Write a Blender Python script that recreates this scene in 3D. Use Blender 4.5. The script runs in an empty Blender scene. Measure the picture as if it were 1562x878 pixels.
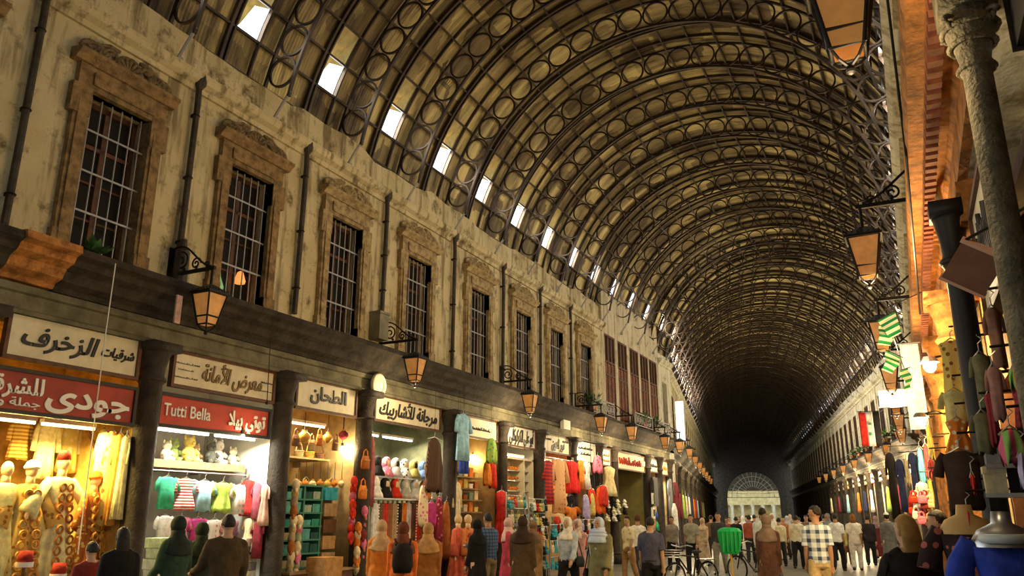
import bpy, bmesh, math, random, unicodedata
from mathutils import Vector, Matrix, noise
R_ = math.radians
random.seed(7)
sc = bpy.context.scene
COL = sc.collection

# ------------------------------------------------------------------ camera, sky, exposure
F_PX, PITCH, YAW, EYE = 1220.0, R_(15.92), R_(26.0), 1.65
cam = bpy.data.objects.new('camera', bpy.data.cameras.new('camera'))
COL.objects.link(cam)
cam.location = (0, 0, EYE)
cam.rotation_euler = (R_(90) + PITCH, 0, YAW)
cam.data.sensor_width = 36.0
cam.data.lens = 36.0 * F_PX / 1562.0
cam.data.clip_start, cam.data.clip_end = 0.05, 600
sc.camera = cam
world = bpy.data.worlds.new('sky')
sc.world = world
world.use_nodes = True
bg = world.node_tree.nodes['Background']
bg.inputs['Color'].default_value = (0.80, 0.91, 1.0, 1)
bg.inputs['Strength'].default_value = 2.6
vs = sc.view_settings
vs.view_transform = 'Standard'
vs.look = 'None'
vs.gamma = 1
vs.use_curve_mapping = False
vs.exposure = 0.34
sc.cycles.use_denoising = True
sc.cycles.max_bounces = 5
sc.cycles.diffuse_bounces = 3
sc.cycles.glossy_bounces = 2
sc.cycles.transmission_bounces = 3
sc.cycles.transparent_max_bounces = 6
sc.cycles.sample_clamp_indirect = 4.0
sc.cycles.caustics_reflective = False
sc.cycles.caustics_refractive = False
P_SKYLIGHT, P_LANTERN, P_SHOP = 24.0, 110.0, 1.0

# a ray through a point of the photograph, met with a plane of the place
_fw = Vector((-math.sin(YAW)*math.cos(PITCH), math.cos(YAW)*math.cos(PITCH), math.sin(PITCH)))
_rt = Vector((math.cos(YAW), math.sin(YAW), 0))
_up = _rt.cross(_fw)
def ray(u, v): return _fw + _rt*((u-781)/F_PX) - _up*((v-439)/F_PX)
def on_x(u, v, X):
    d = ray(u, v); t = X/d.x
    return Vector((X, d.y*t, EYE + d.z*t))
def at_depth(u, D):
    lat = (u-781)/1268.6*D
    return (D*-math.sin(YAW) + lat*math.cos(YAW), D*math.cos(YAW) + lat*math.sin(YAW))

# ------------------------------------------------------------------ materials
def mat(name, col, rough=.7, metal=0., var=0., vscale=4., dark=None, bump=0., bscale=30., emit=0., spec=.3, detail=6.):
    m = bpy.data.materials.new(name); m.use_nodes = True
    nt = m.node_tree; b = nt.nodes['Principled BSDF']
    b.inputs['Base Color'].default_value = (*col, 1)
    b.inputs['Roughness'].default_value = rough
    b.inputs['Metallic'].default_value = metal
    b.inputs['Specular IOR Level'].default_value = spec
    tc = nt.nodes.new('ShaderNodeTexCoord')
    if var or dark:
        n = nt.nodes.new('ShaderNodeTexNoise'); n.inputs['Scale'].default_value = vscale; n.inputs['Detail'].default_value = detail
        n.inputs['Roughness'].default_value = .62
        if name == 'corrugated_iron':                        # rust runs down the slope of each sheet
            mp = nt.nodes.new('ShaderNodeMapping'); mp.inputs['Scale'].default_value = (.45, 2.6, .45)
            nt.links.new(nt.nodes.new('ShaderNodeNewGeometry').outputs['Position'], mp.inputs['Vector']); nt.links.new(mp.outputs['Vector'], n.inputs['Vector'])
        else: nt.links.new(tc.outputs['Object'], n.inputs['Vector'])
        r = nt.nodes.new('ShaderNodeValToRGB')
        dk = dark or tuple(c*(1-var) for c in col)
        r.color_ramp.elements[0].position = .36; r.color_ramp.elements[0].color = (*dk, 1)
        r.color_ramp.elements[1].position = .62; r.color_ramp.elements[1].color = (*[min(1, c*(1+var*.35)) for c in col], 1)
        nt.links.new(n.outputs['Fac'], r.inputs['Fac']); nt.links.new(r.outputs['Color'], b.inputs['Base Color'])
    if bump:
        n2 = nt.nodes.new('ShaderNodeTexNoise'); n2.inputs['Scale'].default_value = bscale; n2.inputs['Detail'].default_value = 5
        nt.links.new(tc.outputs['Object'], n2.inputs['Vector'])
        bp = nt.nodes.new('ShaderNodeBump'); bp.inputs['Strength'].default_value = bump; bp.inputs['Distance'].default_value = .03
        nt.links.new(n2.outputs['Fac'], bp.inputs['Height']); nt.links.new(bp.outputs['Normal'], b.inputs['Normal'])
    if emit:
        b.inputs['Emission Color'].default_value = (*col, 1); b.inputs['Emission Strength'].default_value = emit
    return m
def plaster_mat(name, col, stain, patch):
    m = mat(name, col, .9, bump=.5, bscale=14)
    nt = m.node_tree; b = nt.nodes['Principled BSDF']; tc = nt.nodes['Texture Coordinate']
    def nz(scale, lo, hi, c0, c1, rough=.65, stretch=None):
        n = nt.nodes.new('ShaderNodeTexNoise'); n.inputs['Scale'].default_value = scale; n.inputs['Detail'].default_value = 8; n.inputs['Roughness'].default_value = rough
        if stretch:
            mp = nt.nodes.new('ShaderNodeMapping'); mp.inputs['Scale'].default_value = stretch
            nt.links.new(tc.outputs['Object'], mp.inputs['Vector']); nt.links.new(mp.outputs['Vector'], n.inputs['Vector'])
        else: nt.links.new(tc.outputs['Object'], n.inputs['Vector'])
        r = nt.nodes.new('ShaderNodeValToRGB')
        r.color_ramp.elements[0].position = lo; r.color_ramp.elements[0].color = (c0, c0, c0, 1)
        r.color_ramp.elements[1].position = hi; r.color_ramp.elements[1].color = (c1, c1, c1, 1)
        nt.links.new(n.outputs['Fac'], r.inputs['Fac']); return r.outputs['Color']
    def mix(fac, a, c):
        x = nt.nodes.new('ShaderNodeMix'); x.data_type = 'RGBA'
        nt.links.new(fac, x.inputs['Factor'])
        if isinstance(a, tuple): x.inputs[6].default_value = (*a, 1)
        else: nt.links.new(a, x.inputs[6])
        x.inputs[7].default_value = (*c, 1); return x.outputs[2]
    c = mix(nz(1.1, .42, .6, 0, .75), col, patch)
    c = mix(nz(2.6, .53, .66, 0, .95, .7), c, stain)
    c = mix(nz(1.6, .50, .64, 0, .75, .6, (3, 3, .35)), c, stain)
    c = mix(nz(16, .62, .7, 0, .6), c, tuple(k*.5 for k in stain))
    nt.links.new(c, b.inputs['Base Color'])
    return m
_cl = {}
def cloth(col, pattern=None, col2=None, scale=10.):
    key = (tuple(col), pattern, tuple(col2 or ()), scale)
    if key in _cl: return _cl[key]
    m = mat('cloth', col, .85, var=.3 if not pattern else 0, vscale=9, bump=.25, bscale=22, spec=.15)
    if pattern:
        nt = m.node_tree; b = nt.nodes['Principled BSDF']; tc = nt.nodes['Texture Coordinate']
        mx = nt.nodes.new('ShaderNodeMix'); mx.data_type = 'RGBA'
        mx.inputs[6].default_value = (*col, 1); mx.inputs[7].default_value = (*col2, 1)
        if pattern in ('dots', 'flower'):
            t = nt.nodes.new('ShaderNodeTexVoronoi'); t.inputs['Scale'].default_value = scale; t.inputs['Randomness'].default_value = .15 if pattern == 'dots' else 1
            out = t.outputs['Distance']; op, th = 'LESS_THAN', .32
        elif pattern == 'stripe':
            t = nt.nodes.new('ShaderNodeTexWave'); t.inputs['Scale'].default_value = scale; t.bands_direction = 'Z'; out = t.outputs['Fac']; op, th = 'LESS_THAN', .5
        elif pattern == 'vstripe':
            t = nt.nodes.new('ShaderNodeTexWave'); t.inputs['Scale'].default_value = scale; t.bands_direction = 'X'; out = t.outputs['Fac']; op, th = 'LESS_THAN', .5
        elif pattern == 'plaid':                       # crossing bands, darkest where they meet
            t = nt.nodes.new('ShaderNodeTexWave'); t.inputs['Scale'].default_value = scale*.32; t.bands_direction = 'X'
            t2 = nt.nodes.new('ShaderNodeTexWave'); t2.inputs['Scale'].default_value = scale*.32; t2.bands_direction = 'Z'
            nt.links.new(tc.outputs['Object'], t.inputs['Vector']); nt.links.new(tc.outputs['Object'], t2.inputs['Vector'])
            s1 = nt.nodes.new('ShaderNodeMath'); s1.operation = 'LESS_THAN'; s1.inputs[1].default_value = .4; nt.links.new(t.outputs['Fac'], s1.inputs[0])
            s2 = nt.nodes.new('ShaderNodeMath'); s2.operation = 'LESS_THAN'; s2.inputs[1].default_value = .4; nt.links.new(t2.outputs['Fac'], s2.inputs[0])
            ad = nt.nodes.new('ShaderNodeMath'); ad.operation = 'ADD'; nt.links.new(s1.outputs[0], ad.inputs[0]); nt.links.new(s2.outputs[0], ad.inputs[1])
            hf = nt.nodes.new('ShaderNodeMath'); hf.operation = 'MULTIPLY'; hf.inputs[1].default_value = .5; nt.links.new(ad.outputs[0], hf.inputs[0])
            nt.links.new(hf.outputs[0], mx.inputs['Factor']); nt.links.new(mx.outputs[2], b.inputs['Base Color'])
            _cl[key] = m
            return m
        nt.links.new(tc.outputs['Object'], t.inputs['Vector'])
        g = nt.nodes.new('ShaderNodeMath'); g.operation = op; g.inputs[1].default_value = th
        nt.links.new(out, g.inputs[0]); nt.links.new(g.outputs[0], mx.inputs['Factor']); nt.links.new(mx.outputs[2], b.inputs['Base Color'])
    _cl[key] = m
    return m
M_PLASTER = plaster_mat('plaster', (.55, .455, .25), (.13, .09, .04), (.68, .58, .36))
M_PLASTER2 = plaster_mat('pale_plaster', (.62, .57, .42), (.25, .2, .1), (.70, .66, .52))
M_SURROUND = mat('carved_stone', (.29, .185, .08), .85, var=.5, vscale=7, bump=.7, bscale=26)
M_SURROUND2 = mat('pale_carved_stone', (.46, .345, .17), .85, dark=(.20, .13, .06), vscale=7, bump=.7, bscale=26)
M_CREST = mat('crest_stone', (.22, .15, .075), .85, var=.5, vscale=9, bump=.6, bscale=30)
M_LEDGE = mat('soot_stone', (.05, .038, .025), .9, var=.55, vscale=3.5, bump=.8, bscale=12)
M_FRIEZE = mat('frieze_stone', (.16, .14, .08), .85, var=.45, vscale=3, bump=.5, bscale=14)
M_ORANGE = mat('orange_brick_and_glow', (.50, .20, .045), .8, var=.55, vscale=6, bump=.6, bscale=20)  # brick's own colour, and painted lamp glow on right-row pillars
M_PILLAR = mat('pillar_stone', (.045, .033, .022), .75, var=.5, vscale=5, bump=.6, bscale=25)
M_COLUMN = mat('column_stone', (.21, .17, .10), .8, var=.5, vscale=6, bump=.8, bscale=40)
M_IRON = mat('iron', (.018, .015, .013), .5, .5)
M_TRUSS = mat('truss_iron', (.055, .036, .024), .45, .4, var=.5, vscale=2)
M_BAR = mat('grille_iron', (.34, .32, .30), .5, .5)
M_SHEET = mat('corrugated_iron', (.62, .52, .27), .55, .2, dark=(.09, .06, .03), vscale=1.0, spec=.4, detail=9)
def panel_sheets(m):                                # the roof is patched with sheets of different age
    nt = m.node_tree; b = nt.nodes['Principled BSDF']; tc = nt.nodes['Texture Coordinate']
    src = b.inputs['Base Color'].links[0].from_socket
    mp = nt.nodes.new('ShaderNodeMapping'); mp.inputs['Scale'].default_value = (.9, 1.35, .9)
    v = nt.nodes.new('ShaderNodeTexVoronoi'); v.inputs['Scale'].default_value = 1.0; v.inputs['Randomness'].default_value = .6; v.distance = 'CHEBYCHEV'
    geo = nt.nodes.new('ShaderNodeNewGeometry')
    nt.links.new(geo.outputs['Position'], mp.inputs['Vector']); nt.links.new(mp.outputs['Vector'], v.inputs['Vector'])
    r = nt.nodes.new('ShaderNodeValToRGB'); r.color_ramp.elements[0].position = .2; r.color_ramp.elements[0].color = (.42, .36, .30, 1); r.color_ramp.elements[1].position = .8; r.color_ramp.elements[1].color = (1.25, 1.2, 1.0, 1)
    sp = nt.nodes.new('ShaderNodeSeparateColor'); nt.links.new(v.outputs['Color'], sp.inputs[0]); nt.links.new(sp.outputs[0], r.inputs['Fac'])
    x = nt.nodes.new('ShaderNodeMix'); x.data_type = 'RGBA'; x.blend_type = 'MULTIPLY'; x.inputs['Factor'].default_value = 1
    nt.links.new(src, x.inputs[6]); nt.links.new(r.outputs['Color'], x.inputs[7]); nt.links.new(x.outputs[2], b.inputs['Base Color'])
panel_sheets(M_SHEET)
M_HOOD = mat('hood_sheet', (.75, .58, .24), .6, .1, var=.4, vscale=3)
M_FLOOR = mat('paving', (.15, .138, .10), .42, var=.4, vscale=.8, bump=.25, bscale=9, spec=.5)
M_WOOD = mat('brown_wood', (.13, .055, .028), .6, var=.4, vscale=8)
M_SHUTTER = mat('shutter_wood', (.26, .095, .045), .65, var=.4, vscale=5)
M_DARK = mat('dark_room', (.012, .010, .008), .9)
M_GLASS = mat('dark_glass', (.02, .018, .014), .5, spec=.05)
M_AMBER = mat('amber_glass', (.50, .22, .055), .35, var=.3, vscale=6, emit=.32)
M_BOARD = mat('sign_cream', (.74, .64, .42), .6, var=.15, vscale=3)
M_BOARD2 = mat('sign_white', (.78, .74, .60), .6, var=.12, vscale=3)
M_RED = mat('sign_red', (.36, .035, .018), .5, var=.3, vscale=2)
M_BLACK = mat('black_paint', (.02, .017, .014), .5)
M_WHITEP = mat('white_paint', (.85, .80, .70), .5)
M_ORANGEP = mat('orange_paint', (.75, .20, .02), .5)
M_PIPE = mat('pipe_iron', (.07, .055, .04), .6, .3, var=.4, vscale=6)
M_STEEL = mat('steel', (.5, .5, .5), .3, .9)
M_SHOPWALL = mat('shop_wall', (.45, .36, .22), .8, var=.3, vscale=3)
M_SHELF = mat('shelf_board', (.32, .22, .10), .6, var=.3, vscale=5)
M_GREENSHELF = mat('green_shelf', (.05, .20, .13), .5)
M_SKIN = mat('skin', (.50, .30, .19), .6, var=.12, vscale=10)
M_SKIN2 = mat('skin_tan', (.40, .22, .13), .6, var=.12, vscale=10)
M_DUMMY = mat('mannequin_plastic', (.72, .50, .27), .45)
M_HAIR = mat('dark_hair', (.018, .012, .009), .6, var=.4, vscale=40, bump=.5, bscale=60)
M_SHOE = mat('shoe_leather', (.03, .022, .018), .5)
M_BULB = mat('bulb_glow', (1.0, .72, .28), .5, emit=60)
M_TUBE = mat('tube_glow', (1.0, .95, .80), .5, emit=9)
M_TUBEY = mat('yellow_tube_glow', (1.0, .80, .35), .5, emit=7)
M_LEAF = mat('leaf', (.06, .14, .03), .6, var=.5, vscale=10)
M_RUBBER = mat('rubber', (.012, .012, .012), .8)
M_EYE = mat('eye_dark', (.01, .008, .006), .3)
M_GOLD = mat('gold_thread', (.60, .30, .05), .5, .2, var=.3, vscale=14)

# ------------------------------------------------------------------ mesh helpers
class MB:
    def __init__(s): s.v = []; s.f = []
    def quad_grid(s, rows, closed=False, cap=False):
        b = len(s.v); n = len(rows[0])
        for r in rows: s.v.extend([tuple(p) for p in r])
        for i in range(len(rows)-1):
            for j in range(n if closed else n-1):
                k = (j+1) % n
                s.f.append((b+i*n+j, b+i*n+k, b+(i+1)*n+k, b+(i+1)*n+j))
        if cap:
            s.f.append(tuple(b+j for j in range(n))[::-1]); e = b+(len(rows)-1)*n
            s.f.append(tuple(e+j for j in range(n)))
        return s
    def box(s, x0, x1, y0, y1, z0, z1, m=None):
        b = len(s.v)
        c = [(x0,y0,z0),(x1,y0,z0),(x1,y1,z0),(x0,y1,z0),(x0,y0,z1),(x1,y0,z1),(x1,y1,z1),(x0,y1,z1)]
        if m is not None: c = [tuple(m @ Vector(p)) for p in c]
        s.v += c
        s.f += [(b+3,b+2,b+1,b),(b+4,b+5,b+6,b+7),(b,b+1,b+5,b+4),(b+1,b+2,b+6,b+5),(b+2,b+3,b+7,b+6),(b+3,b,b+4,b+7)]
        return s
    def tube(s, pts, r, n=8, cap=True, flat=1.0):
        pts = [Vector(p) for p in pts]; rr = r if isinstance(r, (list, tuple)) else [r]*len(pts)
        rows = []; prev = None
        for i, p in enumerate(pts):
            t = (pts[min(i+1, len(pts)-1)] - pts[max(i-1, 0)])
            t = t.normalized() if t.length > 1e-9 else Vector((0, 0, 1))
            if prev is None:
                a = Vector((1, 0, 0)) if abs(t.x) < .9 else Vector((0, 1, 0))
                prev = (a - t*a.dot(t)).normalized()
            else:
                q = prev - t*prev.dot(t)
                prev = q.normalized() if q.length > 1e-6 else prev
            w = t.cross(prev)
            rows.append([p + prev*(rr[i]*math.cos(2*math.pi*k/n)) + w*(rr[i]*flat*math.sin(2*math.pi*k/n)) for k in range(n)])
        return s.quad_grid(rows, True, cap)
    def lathe(s, prof, c=(0,0,0), n=16, sx=1., sy=1.):
        rows = [[(c[0]+r*sx*math.cos(2*math.pi*k/n), c[1]+r*sy*math.sin(2*math.pi*k/n), c[2]+z) for k in range(n)] for r, z in prof]
        return s.quad_grid(rows, True, True)
    def ball(s, c, r, n=14, m=9, f=None):
        r = r if isinstance(r, (list, tuple)) else (r, r, r)
        rows = []
        for i in range(m+1):
            a = math.pi*(-.5 + i/m); a = max(-1.52, min(1.52, a))
            row = []
            for k in range(n):
                t = 2*math.pi*k/n
                d = (math.cos(a)*math.cos(t), math.cos(a)*math.sin(t), math.sin(a))
                q = f(d) if f else 1.
                row.append((c[0]+d[0]*r[0]*q, c[1]+d[1]*r[1]*q, c[2]+d[2]*r[2]*q))
            rows.append(row)
        return s.quad_grid(rows, True, True)
    def ell(s, rings, n=20, cap=True):              # rings of (cx, cy, z, rx, ry)
        rows = [[(cx+rx*math.cos(2*math.pi*k/n), cy+ry*math.sin(2*math.pi*k/n), z) for k in range(n)] for cx, cy, z, rx, ry in rings]
        return s.quad_grid(rows, True, cap)
    def prism(s, poly, x0, x1):                      # (y, z) outline run along x
        n = len(poly); b = len(s.v)
        s.v += [(x0, y, z) for y, z in poly] + [(x1, y, z) for y, z in poly]
        s.f += [(b+i, b+(i+1) % n, b+n+(i+1) % n, b+n+i) for i in range(n)]
        s.f += [tuple(range(b, b+n))[::-1], tuple(range(b+n, b+2*n))]
        return s
    def torus(s, c, R, r, axis='y', n=24, m=5, ax=None):
        rows = []
        for i in range(n+1):
            t = 2*math.pi*i/n
            row = []
            for k in range(m):
                p = 2*math.pi*k/m; q = R + r*math.cos(p); h = r*math.sin(p)
                a, b2 = q*math.cos(t), q*math.sin(t)
                row.append({'y': (c[0]+a, c[1]+h, c[2]+b2), 'z': (c[0]+a, c[1]+b2, c[2]+h), 'x': (c[0]+h, c[1]+a, c[2]+b2)}[axis])
            rows.append(row)
        return s.quad_grid(rows, True)
    def add(s, o, m=None):
        b = len(s.v)
        s.v += [tuple(m @ Vector(p)) for p in o.v] if m is not None else o.v
        s.f += [tuple(i+b for i in f) for f in o.f]
        return s
    def mesh(s, name, smooth=False):
        me = bpy.data.meshes.new(name)
        me.from_pydata([tuple(p) for p in s.v], [], s.f); me.update()
        bm = bmesh.new(); bm.from_mesh(me); bmesh.ops.recalc_face_normals(bm, faces=bm.faces); bm.to_mesh(me); bm.free()
        if smooth: me.shade_smooth()
        return me
    def build(s, name, m, parent=None, M=None, smooth=False):
        return link(s.mesh(name, smooth), name, m, parent, M)
def link(me, name, m, parent=None, M=None):
    o = bpy.data.objects.new(name, me); COL.objects.link(o)
    if m is not None and not me.materials: me.materials.append(m)
    if parent is not None: o.parent = parent
    if M is not None: o.matrix_local = M
    return o
def thing(name, label, cat, M=None, group=None):
    o = bpy.data.objects.new(name, None); COL.objects.link(o); o.empty_display_size = .1
    if M is not None: o.matrix_world = M
    return tag(o, label, cat, group)
def tag(o, label, cat, group=None):
    o['label'] = label; o['category'] = cat
    if group: o['group'] = group
    return o
def struct(o, label=None):
    o['kind'] = 'structure'
    if label: o['label'] = label
    return o
def dup(root, M, label=None, group=None):
    r = root.copy(); COL.objects.link(r); r.matrix_world = M
    if label: r['label'] = label
    if group: r['group'] = group
    for ch in list(root.children):
        c = ch.copy(); COL.objects.link(c); c.parent = r
        for g in list(ch.children):
            d = g.copy(); COL.objects.link(d); d.parent = c
    return r
def T(x, y, z): return Matrix.Translation((x, y, z))
def RZ(d): return Matrix.Rotation(R_(d), 4, 'Z')
def RX(d): return Matrix.Rotation(R_(d), 4, 'X')
def RY(d): return Matrix.Rotation(R_(d), 4, 'Y')
ORD = ['first', 'second', 'third', 'fourth', 'fifth', 'sixth', 'seventh', 'eighth', 'ninth', 'tenth', 'eleventh', 'twelfth', 'thirteenth', 'fourteenth', 'fifteenth', 'sixteenth', 'seventeenth', 'eighteenth', 'nineteenth', 'twentieth']
def ordn(i):
    if i < 20: return ORD[i]
    t = ['twenty', 'thirty', 'forty', 'fifty', 'sixty', 'seventy', 'eighty'][(i+1)//10-2]
    return t + '-' + ORD[(i+1) % 10-1] if (i+1) % 10 else {'twenty': 'twentieth', 'thirty': 'thirtieth', 'forty': 'fortieth', 'fifty': 'fiftieth', 'sixty': 'sixtieth'}[t]

# the street's frames: x along a facade, y into it, z up
LX, RX_, CXV = -10.0, 0.75, -4.65
LN = T(LX, 0, 0) @ RZ(90)
RN = T(RX_, 0, 0) @ RZ(-90)
BEND = T(CXV, 37, 0) @ RZ(10.8) @ T(-CXV, 0, 0)        # the street turns here
LF = BEND @ LN
RF = BEND @ RN
# ------------------------------------------------------------------ floor, walls
fl = MB().box(-16, 6, -6, 40, -.3, 0)
struct(fl.build('floor', M_FLOOR))
fl2 = MB().box(-8, 14, -3, 125, -.3, -.004)
struct(fl2.build('floor', M_FLOOR, None, BEND @ T(CXV-2, 0, 0) @ T(0, 0, 0)))
struct(MB().box(-16, 6, -6.4, -6, -.3, 16).build('wall_light_block', M_PLASTER2))  # unseen wall added behind the camera to keep daylight out

LEDGE = [(0, 5.08), (-.58, 5.02), (-.60, 4.92), (-.50, 4.88), (-.46, 4.80), (-.34, 4.74), (-.28, 4.62), (-.16, 4.56), (-.12, 4.50), (0, 4.50)]
FRIEZE = [(0, 4.50), (-.10, 4.49), (-.10, 4.40), (-.06, 4.38), (-.06, 4.2), (-.10, 4.17), (-.10, 4.12), (.3, 4.12), (.3, 4.50)]
COPING = [(.1, 8.46), (-.05, 8.46), (-.07, 8.54), (-.16, 8.60), (-.20, 8.68), (-.20, 8.74), (.12, 8.78)]
NB = [0]
def upper_wall(M, name, s0, s1, wins, w, zb, zt, m, top=8.6):
    b = MB(); x = s0
    for c in sorted(wins):
        if c-w/2 > x: b.box(x, c-w/2, 0, .5, 4.5, top)
        b.box(c-w/2, c+w/2, 0, .5, zt, top); b.box(c-w/2, c+w/2, 0, .5, 4.5, zb)
        x = c+w/2
    b.box(x, s1, 0, .5, 4.5, top)
    b.box(s0, s1, .5, .62, 4.2, top)
    return struct(b.build(name, m, None, M))
def rough_parapet(M, s0, s1, m, step=.35):
    rows_f, rows_b = [], []
    n = max(2, int((s1-s0)/step)); b = MB()
    top = [9.42 + .10*noise.noise((i*.31, s0, 0)) + (.08 if (i//7) % 2 else 0) for i in range(n+1)]
    rows = []
    for i in range(n+1):
        x = s0 + (s1-s0)*i/n
        rows.append([(x, .10, 8.6), (x, .10, top[i]), (x, .42, top[i]), (x, .42, 8.6)])
    b.quad_grid(rows, True, True)
    return struct(b.build('trim_parapet', m, None, M))
def run(M, name, prof, s0, s1, m):
    return struct(MB().prism(prof, s0, s1).build(name, m, None, M))

WL = [4.35, 7.10, 9.80, 12.54, 15.32, 18.36, 21.1, 23.65, 26.3]
WW = 1.02
upper_wall(LN, 'wall_left', -6, 28.35, WL, WW, 5.12, 7.52, M_PLASTER)
rough_parapet(LN, -6, 28.3, M_PLASTER)
run(LN, 'trim_coping', COPING, -6, 28.35, M_PLASTER)
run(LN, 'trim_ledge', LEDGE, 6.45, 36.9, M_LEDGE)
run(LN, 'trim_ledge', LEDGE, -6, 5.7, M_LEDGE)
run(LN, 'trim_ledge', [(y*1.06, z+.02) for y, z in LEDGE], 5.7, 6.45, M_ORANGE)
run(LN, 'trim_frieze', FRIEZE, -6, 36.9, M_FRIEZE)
# right near facade
WR = [-2.75*i-1.6 for i in range(-2, 13)]
upper_wall(RN, 'wall_right', -37, 6, WR, WW, 5.12, 7.52, M_PLASTER2)
rough_parapet(RN, -37, 6, M_PLASTER2)
run(RN, 'trim_coping', [(y*1.8, z) for y, z in COPING], -37, 6, M_PLASTER2)
RLEDGE = [(0, 5.1), (-.44, 5.1), (-.44, 4.98), (-.42, 4.90), (-.30, 4.90), (-.30, 4.84), (-.12, 4.84), (-.08, 4.78), (-.08, 4.5), (0, 4.5)]
run(RN, 'trim_ledge', RLEDGE, -37, 6, M_ORANGE)
run(RN, 'trim_frieze', FRIEZE, -37, -7.6, M_ORANGE)
dn = MB()
for i in range(190): dn.box(-3.0-i*.17, -2.91-i*.17, -.30, -.20, 4.74, 4.84)
struct(dn.build('trim_dentils', mat('dentil_stone', (.30, .10, .05), .8, var=.4, vscale=8), None, RN))

# building with five tall brown windows, left, before the bend
M_B2 = plaster_mat('tall_plaster', (.60, .51, .34), (.26, .19, .1), (.66, .58, .42))
B2C = [29.2, 30.75, 32.3, 33.75, 35.1]
upper_wall(LN, 'wall_left', 28.35, 36.0, B2C, 1.22, 5.15, 8.45, M_B2, 10.2)
upper_wall(LN, 'wall_left', 36.0, 38.0, [36.9], .8, 5.5, 7.7, M_PLASTER2, 9.0)
run(LN, 'trim_coping', COPING, 36.0, 38.0, M_PLASTER2)
struct(MB().box(36.9, 38, 0, .5, 0, 4.6).build('wall_left', M_PLASTER2, None, LN))

# ------------------------------------------------------------------ vault
RC, ZC, PITCHY = 5.35, 8.2, 2.243
RS = 5.78
def bay_meshes(waves):
    A = [6 + 3.5*i for i in range(49)]
    cols = []; per = PITCHY/waves; q = 4
    for i in range(waves*q+1): cols.append((i*per/q, .013*math.sin(2*math.pi*i/q)))
    b = MB(); rows = []
    for y, h in cols:
        rows.append([(-(RS+h)*math.cos(R_(a)), y, ZC+(RS+h)*math.sin(R_(a))) for a in A])
    n = len(A)
    for r in rows: b.v.extend(r)
    for i in range(len(cols)-1):
        ym = (cols[i][0]+cols[i+1][0])/2
        for j in range(n-1):
            am = (A[j]+A[j+1])/2
            if 1.22 < ym < 1.80 and (20 < am < 34 or 146 < am < 160): continue
            b.f.append((i*n+j, i*n+j+1, (i+1)*n+j+1, (i+1)*n+j))
    skin = b.mesh('corrugated_sheet', True)
    p = MB()
    for k in range(25):
        a = R_(6 + 7*k); c, s = math.cos(a), math.sin(a)
        m = Matrix(((-c, 0, s, -5.72*c), (0, 1, 0, 0), (s, 0, c, ZC+5.72*s), (0, 0, 0, 1)))
        p.box(-.045, .03, 0, PITCHY, -.022, .022, m)
    for yy in (1.10, 1.20, 1.80):
        rr = 5.71
        A0 = [R_(6+168*i/48) for i in range(49)]
        w = .03 if yy == 1.10 else .018
        rows = [[(-(r)*math.cos(a), y, ZC+r*math.sin(a)) for r, y in ((5.66, yy-w), (5.74, yy-w), (5.74, yy+w), (5.66, yy+w))] for a in A0]
        p.quad_grid(rows, True, True)
    pur = p.mesh('purlin_grid')
    h = MB()
    for mir in (1, -1):
        def P(a, r, y): return (-mir*r*math.cos(R_(a)), y, ZC+r*math.sin(R_(a)))
        y0, y1 = 1.20, 1.82
        rows = []
        for a, r in ((34.3, 5.80), (31, 6.0), (27, 6.25), (23, 6.45)):
            rows.append([P(a, r, y0), P(a, r, y1), P(a, r+.02, y1), P(a, r+.02, y0)])
        h.quad_grid(rows, True, True)
        for yy in (y0, y1):                          # side cheeks of the hood
            rows = [[P(a, 5.78, yy), P(a, r, yy), P(a, r, yy+.015), P(a, 5.78, yy+.015)] for a, r in ((34.3, 5.80), (31, 6.0), (27, 6.25))]
            h.quad_grid(rows, True, True)
    return skin, pur, h.mesh('skylight_hood')
def truss_meshes():
    ch = MB(); A0 = [R_(11+158*i/72) for i in range(73)]
    for rr in (5.02, 5.69):
        rows = [[(-r*math.cos(a), y, ZC+r*math.sin(a)) for r, y in ((rr-.026, -.03), (rr+.026, -.03), (rr+.026, .03), (rr-.026, .03))] for a in A0]
        ch.quad_grid(rows, True, True)
    rg = MB()
    for k in range(1, 23):
        a = R_(9.5 + 7*k); c, s = math.cos(a), math.sin(a); ra = .304; t = .019
        rows = []
        for i in range(25):
            q = 2*math.pi*i/24
            row = []
            for rr, y in ((ra-t, -.022), (ra+t, -.022), (ra+t, .022), (ra-t, .022)):
                row.append((-RC*c + rr*math.cos(q), y, ZC+RC*s + rr*math.sin(q)))
            rows.append(row)
        rg.quad_grid(rows, True)
    sts = []
    for sx in (-1, 1):
        st = MB(); sts.append(st)
        st.tube([(sx*5.24, 0, 8.78), (sx*4.90, 0, 9.26)], .03, 6)
        st.box(sx*5.22-.05, sx*5.22+.05, -.05, .05, 8.7, 8.8)
    return ch.mesh('chord'), rg.mesh('ring_lattice'), [q.mesh('foot_stay') for q in sts]
SKIN, PURL, HOOD = bay_meshes(30)
CHORD, RINGS, STAY = truss_meshes()
for me, m in ((SKIN, M_SHEET), (PURL, M_TRUSS), (HOOD, M_HOOD), (CHORD, M_TRUSS), (RINGS, M_TRUSS)): me.materials.append(m)
for me in STAY: me.materials.append(M_BAR)
NT = [0]
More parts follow.
